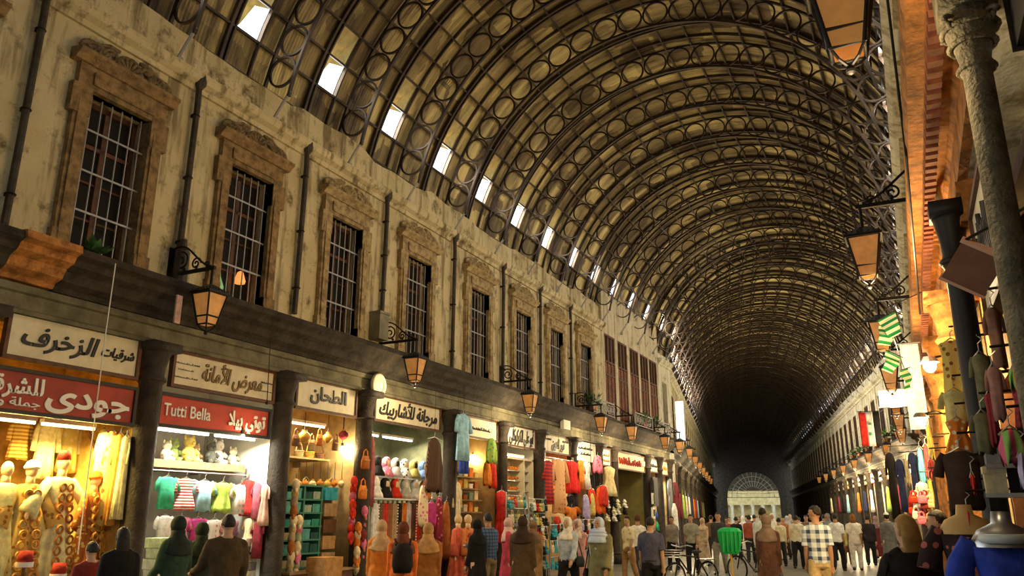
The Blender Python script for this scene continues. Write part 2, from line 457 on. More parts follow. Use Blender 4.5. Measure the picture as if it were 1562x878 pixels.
def sky_lamp(M, a, power):
    l = bpy.data.lights.new('daylight', 'AREA'); l.shape = 'RECTANGLE'; l.size = .55; l.size_y = .70; l.energy = power; l.color = (1, .93, .78)
    o = bpy.data.objects.new('daylight', l); COL.objects.link(o)
    p = Vector((-5.84*math.cos(R_(a)), 1.51, ZC+5.84*math.sin(R_(a))))
    d = Vector((math.cos(R_(a)), 0, -math.sin(R_(a))-.25)).normalized()
    q = (-d).to_track_quat('Z', 'Y').to_matrix().to_4x4()
    o.matrix_world = M @ Matrix.Translation(p) @ q @ RZ(90)
def bay(M, lamp, left=1., right=1.):
    c = struct(link(SKIN, 'ceiling', None, None, M))
    link(PURL, 'purlin_grid', None, c); link(HOOD, 'skylight_hood', None, c)
    if lamp:
        sky_lamp(M, 23.5, lamp*left); sky_lamp(M, 180-23.5, lamp*right)
def truss(M, visible=True):
    i = NT[0]
    if visible:
        t = thing('arch_truss', f'iron arch truss of circles spanning the vault, {ordn(i)} from the camera end', 'roof truss', M, 'iron arch trusses under the vault')
        NT[0] += 1
    else: t = thing('arch_truss', 'iron arch truss of circles overhead behind the viewpoint', 'roof truss', M, 'iron arch trusses under the vault')
    link(CHORD, 'chord', None, t); link(RINGS, 'ring_lattice', None, t); [link(q, 'foot_stay', None, t) for q in STAY]
Y0 = 10.16
for j in range(-8, 13):
    y = Y0 + PITCHY*j
    bay(T(CXV, y, 0), P_SKYLIGHT*(.40 if j < 1 else .8 if j < 2 else 1.2) if j > -6 else 0, 1.3, 1.3 if j < 1 else 2.6)
    if y < 38 and j >= -1: truss(T(CXV, y, 0))
for j in range(42):
    y = -.9 + PITCHY*j
    bay(BEND @ T(CXV, y, 0), P_SKYLIGHT*(2.0 if j < 12 else .6) if j < 14 else 0, 5.0 if j < 13 else 1)
    if j > 0: truss(BEND @ T(CXV, y, 0))
# ------------------------------------------------------------------ upper windows with stone surrounds
def spiral(c, r0, turns, sgn, y, n=26):
    return [(c[0]+sgn*r0*(1-.8*i/n)*math.cos(2*math.pi*turns*i/n), y, c[1]+r0*(1-.8*i/n)*math.sin(2*math.pi*turns*i/n)) for i in range(n+1)]
def fan(b, c, r, y):
    for k in range(7):
        a = math.pi*(k+.5)/7
        b.tube([(c[0]+.03*math.cos(a), y, c[1]+.03*math.sin(a)), (c[0]+r*math.cos(a), y-.03, c[1]+r*math.sin(a))], [.02, .045], 6)
    b.tube([(c[0]+r*math.cos(math.pi*k/12), y-.02, c[1]+r*math.sin(math.pi*k/12)) for k in range(13)], .035, 6)
def surround_meshes(w, zb, zt):
    h = w/2; b = MB(); e = .24
    for s in (-1, 1):
        b.box(*sorted((s*h, s*(h+e))), -.09, .12, zb, zt); b.box(*sorted((s*(h+.05), s*(h+e-.05))), -.12, -.08, zb+.1, zt-.2)
        b.box(*sorted((s*h, s*(h+e+.07))), -.11, .05, zt-.42, zt+.02)
        b.box(*sorted((s*h, s*(h+e+.03))), -.11, .05, zb, zb+.25)
    b.box(-h-e, h+e, -.10, .12, zt, zt+.36); b.box(-h-.02, h+.02, -.13, -.09, zt+.08, zt+.28)
    b.prism([(.05, zt+.36), (-.14, zt+.36), (-.20, zt+.43), (-.25, zt+.46), (-.25, zt+.51), (.05, zt+.55)], -h-e-.12, h+e+.12)
    c = MB(); z = zt+.56; y = -.08
    fan(c, (0, z), .22, y)
    for s in (-1, 1):
        fan(c, (s*.50, z), .15, y)
        c.tube(spiral((s*.30, z+.11), .12, 1.4, s, y), .034, 6)
        c.tube(spiral((s*.69, z+.07), .09, 1.3, s, y), .03, 6)
        c.tube([(s*.18, y, z+.26), (s*.36, y-.02, z+.25), (s*.52, y, z+.18), (s*.68, y, z+.17), (s*.80, y, z+.04)], .03, 6)
        for q in range(4): c.ball((s*(.2+.16*q), y-.03, z+.04+.015*(q % 2)), .045, 8, 6)
    c.box(-h-e, h+e, -.05, .06, z-.06, z+.05)
    return b.mesh('surround'), c.mesh('carved_crest', True)
def grille_mesh(w, zb, zt, nv=6, rows=(.27, .52, .78)):
    g = MB(); h = w/2
    for i in range(nv):
        x = -h + w*(i+.5)/nv
        g.tube([(x, .03, zb), (x, .03, zt)], .0115, 6)
    for q in rows: g.box(-h, h, .012, .03, zb+(zt-zb)*q-.014, zb+(zt-zb)*q+.014)
    return g.mesh('iron_grille')
def sash_mesh(w, zb, zt):
    b = MB(); h = w/2
    b.box(-h, -h+.07, .22, .30, zb, zt); b.box(h-.07, h, .22, .30, zb, zt); b.box(-h, h, .22, .30, zt-.08, zt); b.box(-h, h, .22, .30, zb, zb+.1)
    b.box(-.04, .04, .22, .30, zb, zt); b.box(-h, h, .22, .30, zb+(zt-zb)*.70, zb+(zt-zb)*.70+.06)
    for s in (-1, 1):
        for q in (.25, .48): b.box(*sorted((s*.04, s*(h-.07))), .24, .28, zb+(zt-zb)*q, zb+(zt-zb)*q+.03)
    return b.mesh('sash')
S_ME, C_ME = surround_meshes(WW, 5.12, 7.52); G_ME = grille_mesh(WW, 5.12, 7.5); SA_ME = sash_mesh(WW, 5.12, 7.52)
P_ME = MB().box(-WW/2, WW/2, .26, .27, 5.12, 7.52).mesh('pane')
for me, m in ((S_ME, M_SURROUND), (C_ME, M_CREST), (G_ME, M_BAR), (SA_ME, M_WOOD), (P_ME, M_GLASS)): me.materials.append(m)
NW = [0]
S2_ME = S_ME.copy(); C2_ME = C_ME.copy()
for q in (S2_ME, C2_ME): q.materials.clear(); q.materials.append(M_SURROUND2)
def window(M, near=False):
    NW[0] += 1
    t = bpy.data.objects.new(f'window_{NW[0]}', None); COL.objects.link(t); t.matrix_world = M; struct(t)
    for n, me in (('surround', S_ME if near else S2_ME), ('carved_crest', C_ME if near else C2_ME), ('iron_grille', G_ME), ('sash', SA_ME), ('pane', P_ME)): link(me, n, None, t)
for c in WL: window(LN @ T(c, 0, 0), c < 11)
for c in WR: window(RN @ T(c, 0, 0))
# small warm things seen through the second window
lw = thing('window_lantern', 'small glowing shade behind the bars of the second large window', 'lamp', LN @ T(9.95, .14, 5.55))
MB().lathe([(.02, .22), (.05, .2), (.10, .05), (.09, 0)], n=10).build('lamp_shade', mat('orange_shade', (1, .35, .08), .5, emit=.8), lw)
MB().tube([(0, 0, .2), (0, 0, .6)], .006).build('cord', M_BLACK, lw)
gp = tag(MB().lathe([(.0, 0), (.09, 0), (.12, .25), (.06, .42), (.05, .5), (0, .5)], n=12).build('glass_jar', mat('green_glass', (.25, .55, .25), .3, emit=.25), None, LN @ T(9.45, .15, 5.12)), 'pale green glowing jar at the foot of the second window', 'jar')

def brown_window(M, w, zb, zt, zsplit):
    NW[0] += 1; h = w/2
    t = bpy.data.objects.new(f'window_{NW[0]}', None); COL.objects.link(t); t.matrix_world = M; struct(t)
    b = MB()
    for x in (-h, -h+w/3-.02, -h+2*w/3-.02, h-.05): b.box(x, x+.05, .10, .18, zb, zt)
    for z in (zb, zsplit-.5, zsplit, zt-.07): b.box(-h, h, .10, .18, z, z+.07)
    b.build('sash', M_WOOD, t)
    l = MB(); l.box(-h, h, .15, .19, zb, zsplit)
    for i in range(int((zsplit-zb)/.07)): l.box(-h, h, .12, .15, zb+i*.07, zb+i*.07+.045)
    l.build('shutter', M_SHUTTER, t)
    MB().box(-h, h, .16, .18, zsplit, zt).build('pane', mat('brown_glass', (.07, .05, .03), .3), t)
for c in B2C: brown_window(LN @ T(c, -.08, 0), 1.22, 5.15, 8.45, 7.35)
brown_window(LN @ T(36.45, 0, 0), .8, 5.5, 7.7, 5.6)

# ------------------------------------------------------------------ rain pipes and boxes
def downpipe(M, z0, z1, label):
    t = thing('downpipe', label, 'pipe', M, 'rain pipes on the left facade')
    MB().tube([(0, -.09, z1), (0, -.10, z1-.3), (0, -.08, z0+.1), (0, -.08, z0)], .05, 8).build('pipe', M_PIPE, t)
    c = MB()
    for z in (z0+.5, (z0+z1)/2, z1-.5): c.torus((0, -.085, z), .055, .018, 'z', 12, 5); c.box(-.03, .03, -.06, 0, z-.02, z+.02)
    c.build('clamp', M_IRON, t)
    MB().lathe([(.05, 0), (.10, .08), (.11, .22), (.08, .24)], (0, -.10, z1-.02), 8).build('hopper', M_PIPE, t)
for i, (s, z0) in enumerate([(5.72, 5.1), (8.42, 5.3), (11.15, 5.25), (13.9, 5.9), (16.95, 5.1), (19.75, 5.1), (22.35, 5.1), (24.9, 5.1)]):
    downpipe(LN @ T(s, 0, 0), z0, 8.5, f'dark iron rain pipe on the plaster between upper windows, {ordn(i)} along the left wall')
cb = tag(MB().box(-.16, .16, -.28, 0, 0, .55).box(-.18, .18, -.30, 0, .55, .60).build('meter_box', mat('grey_box', (.22, .20, .13), .6, var=.3), None, LN @ T(13.72, 0, 5.25)), 'grey-green metal box at the foot of a rain pipe left of a lantern bracket', 'meter box')
cb = tag(MB().lathe([(.09, 0), (.11, .05), (.11, .6), (.06, .66), (.05, .8)], (0, -.12, 0), 10).build('cable_canister', M_PIPE, None, LN @ T(8.42, -.04, 5.03)), 'rusty canister on the ledge beside the nearest scroll bracket', 'canister')

# ------------------------------------------------------------------ street lanterns on scroll brackets
def lantern(M, reach, label, lit, drop=.30):
    t = thing('wall_lantern', label, 'lantern', M, 'iron street lanterns on wall brackets')
    br = MB().box(-.022, .022, -reach-.05, 0, -.025, .025).box(-.05, .05, -.02, .02, -.2, .45)
    br.tube([(0, -reach, 0), (0, -reach, -drop)], .02, 8)
    brk = br.build('bracket', M_IRON, t)
    s = MB(); L = reach
    def sp(cy, cz, r, turns, sg): return [(0, cy+sg*r*(1-.82*i/28)*math.cos(2*math.pi*turns*i/28), cz+r*(1-.82*i/28)*math.sin(2*math.pi*turns*i/28)) for i in range(29)]
    s.tube(sp(-.24, .20, .17, 1.7, 1), .016, 6); s.tube(sp(-.56, .12, .10, 1.5, -1), .014, 6); s.tube(sp(-.78*L/.9, .07, .055, 1.3, 1), .012, 6)
    s.tube([(0, -.03+(-L+.06)*q, .40*math.cos(q*1.45)**1.2+.02+.05*math.sin(q*6)) for q in [i/14 for i in range(15)]], .016, 6)
    for q in (.35, .62): s.ball((0, -L*q, .06), .028, 8, 6)
    s.build('scroll', M_IRON, brk)
    z1 = -drop-.12; z0 = z1-.46; a, c = .175, .095; y = -reach
    MB().quad_grid([[(-a-.03, y-a-.03, z1), (a+.03, y-a-.03, z1), (a+.03, y+a+.03, z1), (-a-.03, y+a+.03, z1)], [(-a-.03, y-a-.03, z1+.03), (a+.03, y-a-.03, z1+.03), (a+.03, y+a+.03, z1+.03), (-a-.03, y+a+.03, z1+.03)], [(-.05, y-.05, z1+.15), (.05, y-.05, z1+.15), (.05, y+.05, z1+.15), (-.05, y+.05, z1+.15)]], True, True).build('lamp_cap', M_IRON, t)
    cap = [q for q in t.children if q.name.startswith('lamp_cap')][0]; cr = MB()
    for k in range(7):
        for sx, sy in ((1, 0), (-1, 0), (0, 1), (0, -1)):
            u = -a+2*a*k/6
            p = (sx*a if sx else u, y+(sy*a if sy else u), z1+.03)
            cr.tube([p, (p[0], p[1], p[2]+.05)], [.018, .004], 5)
    cr.build('cresting', M_IRON, cap)
    f = MB()
    for sx in (-1, 1):
        for sy in (-1, 1): f.tube([(sx*a, y+sy*a, z1), (sx*c, y+sy*c, z0)], .014, 6)
    for q, zz in ((a, z1), (c, z0), (c+(a-c)*.24, z0+.12)):
        f.tube([(-q, y-q, zz), (q, y-q, zz), (q, y+q, zz), (-q, y+q, zz), (-q, y-q, zz)], .013, 6)
    for sx in (-1, 1):
        for sy in (-1, 1): f.tube([(sx*c, y+sy*c, z0), (sx*c*.6, y+sy*c*.6, z0-.06), (0, y, z0-.10)], .01, 5)
    f.ball((0, y, z0-.12), .03, 8, 6)
    cage = f.build('lamp_cage', M_IRON, t)
    a2, c2 = a-.012, c-.012
    for k in range(4):
        r = RZ(90*k)
        p = MB().quad_grid([[tuple(r @ Vector(v)) for v in row] for row in ([(-a2, -a2, z1), (a2, -a2, z1)], [(-c2, -c2, z0), (c2, -c2, z0)])])
        p.v = [(v[0], v[1]+y, v[2]) for v in p.v]
        p.build('pane', M_AMBER, cage)
    if lit:
        l = bpy.data.lights.new('lantern_light', 'POINT'); l.energy = lit; l.color = (1, .78, .45); l.shadow_soft_size = .12
        o = bpy.data.objects.new('lantern_light', l); COL.objects.link(o); o.matrix_world = M @ T(0, -reach, z0-.28)
for i, s in enumerate([8.35, 14.0, 19.75, 25.4, 28.7, 33.2, 35.6]):
    lantern(LN @ T(s, 0, 5.24), .92, f'iron lantern hung from the scroll bracket above the left shops, {ordn(i)} from the near end', P_LANTERN*(0 if i < 1 else .55 if i == 1 else 1.0))
for i, s in enumerate([4.75, 9.95, 14.75, 19.6, 24.4, 29.2, 34]):
    lantern(RN @ T(-s, 0, 5.24), .79 if i == 0 else .93, f'amber glass lantern on the right cornice bracket, {ordn(i)} from the near end', P_LANTERN*(.25 if i < 1 else 1.0))

# ------------------------------------------------------------------ lettering
_AR = {}
for cp in range(0xFE80, 0xFEFD):
    d = unicodedata.decomposition(chr(cp)).split()
    if len(d) == 2: _AR.setdefault(chr(int(d[1], 16)), {})[d[0].strip('<>')] = chr(cp)
def arabic(s):
    LA = '\ufefb\ufef7'
    s = s.replace('\u0644\u0627', LA[0]).replace('\u0644\u0623', LA[1])
    out = []
    dual = lambda c: c in _AR and 'initial' in _AR[c]
    joins = lambda c: (c in _AR and 'final' in _AR[c]) or c in LA
    for i, c in enumerate(s):
        p = s[i-1] if i else ' '; n = s[i+1] if i+1 < len(s) else ' '
        jp = dual(p) and joins(c); jn = dual(c) and joins(n)
        if c in LA: out.append(chr(ord(c)+1) if jp else c)
        elif c not in _AR: out.append(c)
        else: out.append(_AR[c].get('medial' if jp and jn else 'final' if jp else 'initial' if jn else 'isolated', c))
    return ''.join(reversed(out))
def lettering(text, parent, m, x, z, size, width=None, y=-.012, latin=False, off=.012, shear=0.):
    c = bpy.data.curves.new('lettering', 'FONT'); c.body = text if latin else arabic(text)
    c.size = 1; c.extrude = .01; c.offset = off; c.align_x = 'CENTER'; c.align_y = 'CENTER'; c.shear = shear
    o = bpy.data.objects.new('lettering', c); COL.objects.link(o)
    bpy.context.view_layer.update()
    d = o.dimensions.copy()
    me = bpy.data.meshes.new_from_object(o.evaluated_get(bpy.context.evaluated_depsgraph_get()))
    bpy.data.objects.remove(o)
    sx = (width/d.x) if width and d.x > 0 else size
    me.transform(Matrix.Diagonal((sx, size, 1, 1)).to_4x4()); me.transform(RX(90)); me.transform(T(x, y, z))
    me.materials.clear(); me.materials.append(m)
    return link(me, 'lettering', None, parent)
def board(M, s0, s1, z0, z1, m, label, texts, frame=M_WOOD, d=-.02):
    w = s1-s0; t = thing('sign_board', label, 'sign', M @ T((s0+s1)/2, d, (z0+z1)/2))
    h = (z1-z0)/2; w /= 2
    MB().box(-w, w, 0, .05, -h, h).build('board', m, t)
    MB().box(-w-.05, w+.05, -.03, .06, h, h+.05).box(-w-.05, w+.05, -.03, .06, -h-.05, -h).box(-w-.05, -w, -.03, .06, -h, h).box(w, w+.05, -.03, .06, -h, h).build('board_frame', frame, t)
    for tx in texts:
        if tx[0] is None:                              # a line too small to read: loose pen strokes of its height
            sc_ = MB(); r_ = random.Random(tx[2]+s0); W = tx[5]*w; n = max(3, int(W*2/(tx[4]*h*2*.5))); x = -W
            while x < W:
                L = r_.uniform(.25, .7)*tx[4]*h*2; hh = tx[4]*h
                sc_.tube([(tx[2]*w+x, -.012, tx[3]*h+r_.uniform(-.3, .6)*hh), (tx[2]*w+x+L*.3, -.012, tx[3]*h-.5*hh), (tx[2]*w+x+L*.8, -.012, tx[3]*h-.35*hh), (tx[2]*w+x+L, -.012, tx[3]*h+r_.uniform(-.2, .8)*hh)], hh*.16, 5)
                x += L*1.25
            sc_.build('lettering', tx[1], t); continue
        lettering(tx[0], t, tx[1], tx[2]*w, tx[3]*h, tx[4]*h*2, tx[5]*w*2, y=-.012, **(tx[6] if len(tx) > 6 else {}))
    return t
SH = {'shear': .25, 'off': .022}
board(LN, 6.05, 7.95, 3.60, 4.12, M_BOARD, 'cream board with sweeping black script over the gold-lit robe shop', [('الزخرف', M_BLACK, -.28, .05, .66, .58, SH), ('شرقيات', M_BLACK, .66, .02, .36, .28, SH)])
board(LN, 5.45, 7.98, 2.93, 3.40, M_RED, 'dark red fascia with big white letters over the gold-lit robe shop', [('جودي', M_WHITEP, .45, 0, .85, .5, {'off': .03}), ('للشرقيات', M_WHITEP, -.53, .25, .62, .45, {'off': .025}), ('جملة ومفرق', M_WHITEP, -.5, -.6, .3, .4)], M_BLACK, -.03)
board(LN, 8.64, 10.8, 3.60, 4.08, M_BOARD, 'cream board with brown ornate script and tiny side notes over the white-lit shop', [('معرض الأمانة', mat('brown_paint', (.22, .13, .04), .5), .12, 0, .75, .62, SH), (None, M_BLACK, -.8, .4, .10, .24), (None, M_BLACK, -.8, 0, .10, .14), (None, M_BLACK, -.8, -.5, .10, .22), (None, M_BLACK, .86, .2, .10, .14), (None, M_BLACK, .84, -.4, .10, .22)])
board(LN, 8.45, 10.75, 2.98, 3.40, mat('sign_bright_red', (.55, .06, .03), .5, var=.2, vscale=2), 'bright red fascia with white letters over the white-lit shop', [('Tutti Bella', M_WHITEP, -.55, 0, .62, .40, {'latin': True}), ('توتي بيلا', M_WHITEP, .56, 0, .75, .37, {'off': .03})], M_BLACK, -.03)
board(LN, 11.45, 13.2, 3.60, 4.10, M_BOARD, 'cream board with one bold black word over the souvenir shop', [('الطحان', M_BLACK, .05, .12, .7, .62, {'off': .025})])
board(LN, 13.9, 16.5, 3.62, 4.10, M_BOARD, 'wide cream board with flowing black script over the headscarf shop', [('مرجانة للأشاربيك', M_BLACK, 0, 0, .8, .9, SH)])
board(LN, 17.35, 19.5, 3.62, 4.08, M_BOARD, 'cream board with one short black line, half hidden by a hanging blue garment', [(None, M_BLACK, .1, -.1, .3, .5, {'off': .03})])
board(LN, 20.15, 22.0, 3.58, 4.10, M_BOARD2, 'white board crowded with thick black script over the shoe display', [('أبو علي الكركوكلي', M_BLACK, 0, 0, .9, .9, {'off': .018, 'shear': .25})])
board(LN, 22.65, 24.7, 3.58, 4.08, M_BOARD, 'yellowish board with dotted black script over the hanging red dresses', [('نور الدين', M_BLACK, .1, 0, .8, .5, SH), (None, M_BLACK, .75, .5, .25, .3), (None, M_BLACK, -.75, .5, .25, .3)])
board(LN, 25.3, 27.1, 3.50, 4.04, M_BOARD2, 'white board with two lines of small lettering over the bright bulb', [(None, M_BLACK, 0, .45, .3, .75), (None, M_BLACK, 0, -.25, .3, .5)], M_WHITEP)
board(LN, 27.9, 28.75, 3.45, 4.0, M_BOARD2, 'narrow white board with red writing between two pillars', [(None, M_ORANGEP, 0, .3, .35, .7), (None, M_ORANGEP, 0, -.4, .35, .7)])
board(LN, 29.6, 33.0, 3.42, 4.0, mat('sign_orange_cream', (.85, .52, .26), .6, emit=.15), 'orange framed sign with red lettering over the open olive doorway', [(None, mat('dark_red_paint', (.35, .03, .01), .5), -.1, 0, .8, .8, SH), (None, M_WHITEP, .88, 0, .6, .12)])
board(LN, 33.7, 35.0, 3.5, 4.0, M_BOARD2, 'pale board with faint lettering right of the dark pillar', [(None, M_BLACK, 0, 0, .5, .7)])
board(LN, 35.3, 36.6, 3.45, 4.0, M_BOARD, 'last cream board before the corner of the left row', [(None, M_ORANGEP, 0, 0, .6, .6)])
tag(MB().box(-.28, .28, -.06, .06, -.3, .3).build('wall_plaque', M_BOARD2, None, LN @ T(24.0, -.2, 4.62)), 'small white plaque on the ledge above the dotted board', 'plaque')
tag(MB().torus((0, -.1, 0), .2, .05, 'y', 20, 8).ball((0, -.08, 0), (.18, .06, .18)).build('vent_disc', M_BOARD, None, LN @ T(13.7, -.12, 4.28)), 'round cream disc fixed over the pillar beside the headscarf shop', 'vent')

# ------------------------------------------------------------------ pillars
def pillar_mesh(r, h, sq=False):
    b = MB()
    b.lathe([(r*1.35, 0), (r*1.35, .25), (r*1.2, .32), (r*1.08, .38), (r, .46), (r*.97, h*.5), (r*.92, h-.62), (r*1.05, h-.58), (r*1.05, h-.52), (r*.95, h-.48), (r*1.0, h-.36), (r*1.3, h-.16), (r*1.42, h-.12)], n=20)
    b.box(-r*1.5, r*1.5, -r*1.5, r*1.5, h-.13, h)
    b.torus((0, 0, .36), r*1.12, .03, 'z', 20, 6); b.torus((0, 0, h-.55), r*1.02, .03, 'z', 20, 6)
    return b.mesh('column_shaft', True)
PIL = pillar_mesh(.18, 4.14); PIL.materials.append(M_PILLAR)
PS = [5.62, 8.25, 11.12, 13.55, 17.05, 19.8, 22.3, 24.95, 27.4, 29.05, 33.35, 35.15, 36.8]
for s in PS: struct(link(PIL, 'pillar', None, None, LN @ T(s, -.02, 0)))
wall_i = 0
def shop_box(M, s0, s1, depth, m, z1=4.14, back=None, d0=.12):
    b = MB(); b.box(s0, s1, depth, depth+.1, 0, z1); b.box(s0-.06, s0, d0, depth+.1, 0, z1); b.box(s1, s1+.06, d0, depth+.1, 0, z1); b.box(s0, s1, d0, depth+.1, z1-.12, z1)
    return struct(b.build('wall_shop', m, None, M))
def shop_lamp(M, s, d, z, w, power, color, label, tube=M_TUBE):
    t = thing('strip_light', label, 'light', M @ T(s, d, z))
    MB().box(-w/2, w/2, -.05, .05, .02, .07).build('housing', M_WHITEP, t)
    MB().tube([(-w/2, 0, 0), (w/2, 0, 0)], .02, 8).build('tube', tube, t)
    l = bpy.data.lights.new('shop_light', 'AREA'); l.shape = 'RECTANGLE'; l.size = w; l.size_y = .25; l.energy = power*P_SHOP; l.color = color
    o = bpy.data.objects.new('shop_light', l); COL.objects.link(o); o.matrix_world = M @ T(s, d, z-.04) @ RX(-12)
def bulb(M, label, power, color=(1, .75, .35), r=.06, drop=.6):
    t = thing('light_bulb', label, 'bulb', M)
    MB().ball((0, 0, 0), (r, r, r*1.15)).build('glass', M_BULB, t)
    MB().tube([(0, 0, r), (0, 0, r+.07)], .03, 8).build('socket', M_BLACK, t)
    MB().tube([(0, 0, r+.06), (0, 0, drop)], .008, 6).build('cord', M_BLACK, t)
    l = bpy.data.lights.new('bulb_light', 'POINT'); l.energy = power; l.color = color; l.shadow_soft_size = r*1.3
    o = bpy.data.objects.new('bulb_light', l); COL.objects.link(o); o.matrix_world = M @ T(0, -.14, -.05)
# ------------------------------------------------------------------ goods
def garment(M, kind, w, h, m, label, cat, group=None, sleeve=None, trim=None, seed=0, hanger=True, cord=0, arm=None):
    rnd = random.Random(seed); ph = rnd.random()*6
    t = thing({'dress': 'hanging_dress', 'shirt': 'hanging_shirt', 'robe': 'hanging_robe', 'scarf': 'hanging_scarf', 'trousers': 'hanging_trousers'}[kind], label, cat, M, group)
    n = 32; b = MB(); rows = []
    prof = {'dress': [(0, .18, .5), (.03, .42, .6), (.06, .5, .8), (.22, .42, 1), (.38, .34, .9), (.6, .46, 1.1), (.85, .58, 1.3), (1, .62, 1.4)],
            'robe': [(0, .16, .5), (.02, .40, .6), (.05, .5, .8), (.3, .44, 1), (.6, .48, 1.1), (1, .56, 1.3)],
            'shirt': [(0, .18, .5), (.05, .42, .6), (.1, .5, .8), (.5, .45, 1), (1, .47, 1.1)],
            'scarf': [(0, .07, .5), (.03, .16, .8), (.10, .34, 1), (.3, .38, 1.2), (.6, .50, 1.2), (.9, .46, 1.2), (1, .48, 1.1)],
            'trousers': [(0, .30, .8), (.06, .34, 1), (.3, .40, 1)]}[kind]
    th = .055 + .03*w
    amp = {'scarf': .5, 'dress': .30, 'robe': .22, 'shirt': .12, 'trousers': .1}[kind]; fr = 7 if kind in ('dress', 'robe') else 5
    for q, a, e in prof:
        z = -.06 - h*q
        row = []
        for k in range(n):
            an = 2*math.pi*k/n
            f = 1 + amp*min(1, q+.15)*math.sin(fr*an+ph+q*2)
            row.append((w*a*math.cos(an)*(1+.05*q*math.sin(fr*an+ph)), th*e*f*math.sin(an), z + ((.05 if kind == 'scarf' else .02)*math.sin(5*an+ph) if q == 1 else 0)))
        rows.append(row)
    b.quad_grid(rows, True, True)
    if kind == 'trousers':
        for s in (-1, 1):
            b.ell([(s*w*.20, 0, -.06-h*.28, w*.21, th), (s*w*.22, 0, -.06-h*.65, w*.18, th*.9), (s*w*.23, 0, -.06-h, w*.17, th*.9)], 14)
    fab = b.build('fabric', m, t, None, True)
    if sleeve is None: sleeve = {'dress': 0, 'robe': .55, 'shirt': .38}.get(kind, 0)
    if sleeve:
        for s in (-1, 1):
            L = h*sleeve if kind != 'robe' else min(h*sleeve, .62)
            MB().tube([(s*w*.40, 0, -.06-h*.05), (s*w*.56, .0, -.06-h*.05-L*.35), (s*w*.64, -.02, -.06-h*.05-L)], [w*.13, w*.13, w*.15], 10, True, .55).build('sleeve', m, t, None, True)
    if trim is not None:
        tr = MB()
        for k in range(int(h/.13)):
            tr.torus((0, -th*1.25, -.2-k*.13), .045, .014, 'y', 12, 5)
        tr.build('embroidery', trim, fab)
    if hanger:
        MB().tube([(-w*.42, 0, -.09), (0, 0, -.03), (w*.42, 0, -.09)], .008, 5).tube([(0, 0, -.03), (0, 0, .02), (.03, 0, .05), (.0, 0, .08)], .005, 5).build('hanger', M_STEEL, t)
    if cord > .1: MB().tube([(0, 0, .07), (0, 0, .07+cord)], .004, 5).build('hanging_cord', M_BLACK, t)
    if arm: MB().tube([(0, 0, .08), (arm, .02, .10)], .010, 6).build('wall_arm', M_IRON, t)
    return t
def robe_figure(M, H, m, skin, label, spread=35, hat=None, trim=None, lean=0, turban=None, seed=1, m2=None):
    t = thing('mannequin', label, 'mannequin', M @ RZ(lean))
    b = MB().ball((0, 0, H*.93), (H*.045, H*.055, H*.066), f=lambda d: 1+.14*max(0, -d[1])*max(0, 1-abs(d[2])*3)*max(0, 1-abs(d[0])*4))
    b.tube([(0, 0, H*.80), (0, .0, H*.90)], [H*.04, H*.03], 10)
    hd = b.build('head', skin, t, None, True)
    n = 40; rows = []
    for q, rx, ry, am in ((.825, .035, .03, 0), (.815, .09, .05, 0), (.78, .118, .065, .01), (.70, .105, .075, .02), (.60, .085, .062, .04), (.5, .105, .08, .1), (.35, .13, .10, .14), (.18, .16, .12, .17), (.03, .18, .14, .2)):
        rows.append([(H*rx*math.cos(2*math.pi*k/n)*(1+am*math.sin(9*2*math.pi*k/n+seed)), H*ry*math.sin(2*math.pi*k/n)*(1+am*math.sin(9*2*math.pi*k/n+seed)), H*q) for k in range(n)])
    rb = MB().quad_grid(rows, True, True).build('robe', m, t, None, True)
    for s in (-1, 1):
        a = R_(spread); L = H*.33
        MB().tube([(s*H*.10, 0, H*.795), (s*(H*.10+L*.45*math.sin(a)), -.02, H*.795-L*.45*math.cos(a)), (s*(H*.10+L*math.sin(a)), -.10, H*.795-L*math.cos(a))], [H*.042, H*.05, H*.085], 12, True, .6).build('sleeve', m2 or m, t, None, True)
        MB().ball((s*(H*.10+L*1.08*math.sin(a)), -.12, H*.795-L*1.08*math.cos(a)), (.03, .025, .05), 8, 6).build('hand', skin, t, None, True)
    if trim is not None:
        tr = MB()
        for s in (-1, 1):
            for k in range(9):
                z = H*(.74-.08*k); tr.torus((s*H*(.035+.004*k), -H*(.072+.006*k+(.02 if k > 3 else 0)), z), .05, .016, 'y', 14, 5)
        tr.box(-H*.07, H*.07, -H*.085, -H*.05, H*.585, H*.625)
        tr.build('embroidery', trim, rb)
    if hat == 'fez':
        MB().lathe([(H*.052, 0), (H*.042, H*.075), (0, H*.077)], (0, 0, H*.955), 14).build('fez', M_FEZ, hd, None, True)
        MB().tube([(0, 0, H*1.03), (H*.03, .03, H*1.032), (H*.05, .04, H*.99)], .006, 5).build('tassel', M_BLACK, hd)
    if hat == 'turban':
        b = MB()
        for k in range(4): b.torus((0, 0, H*(.955+.012*k)), H*(.048-.006*k), H*.018, 'z', 18, 7)
        b.ball((0, 0, H*.985), (H*.045, H*.045, H*.035), 12, 7); b.build('turban', turban, hd, None, True)
    MB().lathe([(H*.12, 0), (H*.12, .02), (.02, .04), (.02, .1)], n=16).build('base_plate', M_STEEL, t)
    return t
M_FEZ = cloth((.32, .03, .02))
M_PLUSHES = [cloth((.85, .75, .5)), cloth((.35, .45, .15)), cloth((.80, .62, .15)), cloth((.55, .4, .2)), cloth((.1, .1, .08)), cloth((.85, .8, .7))]
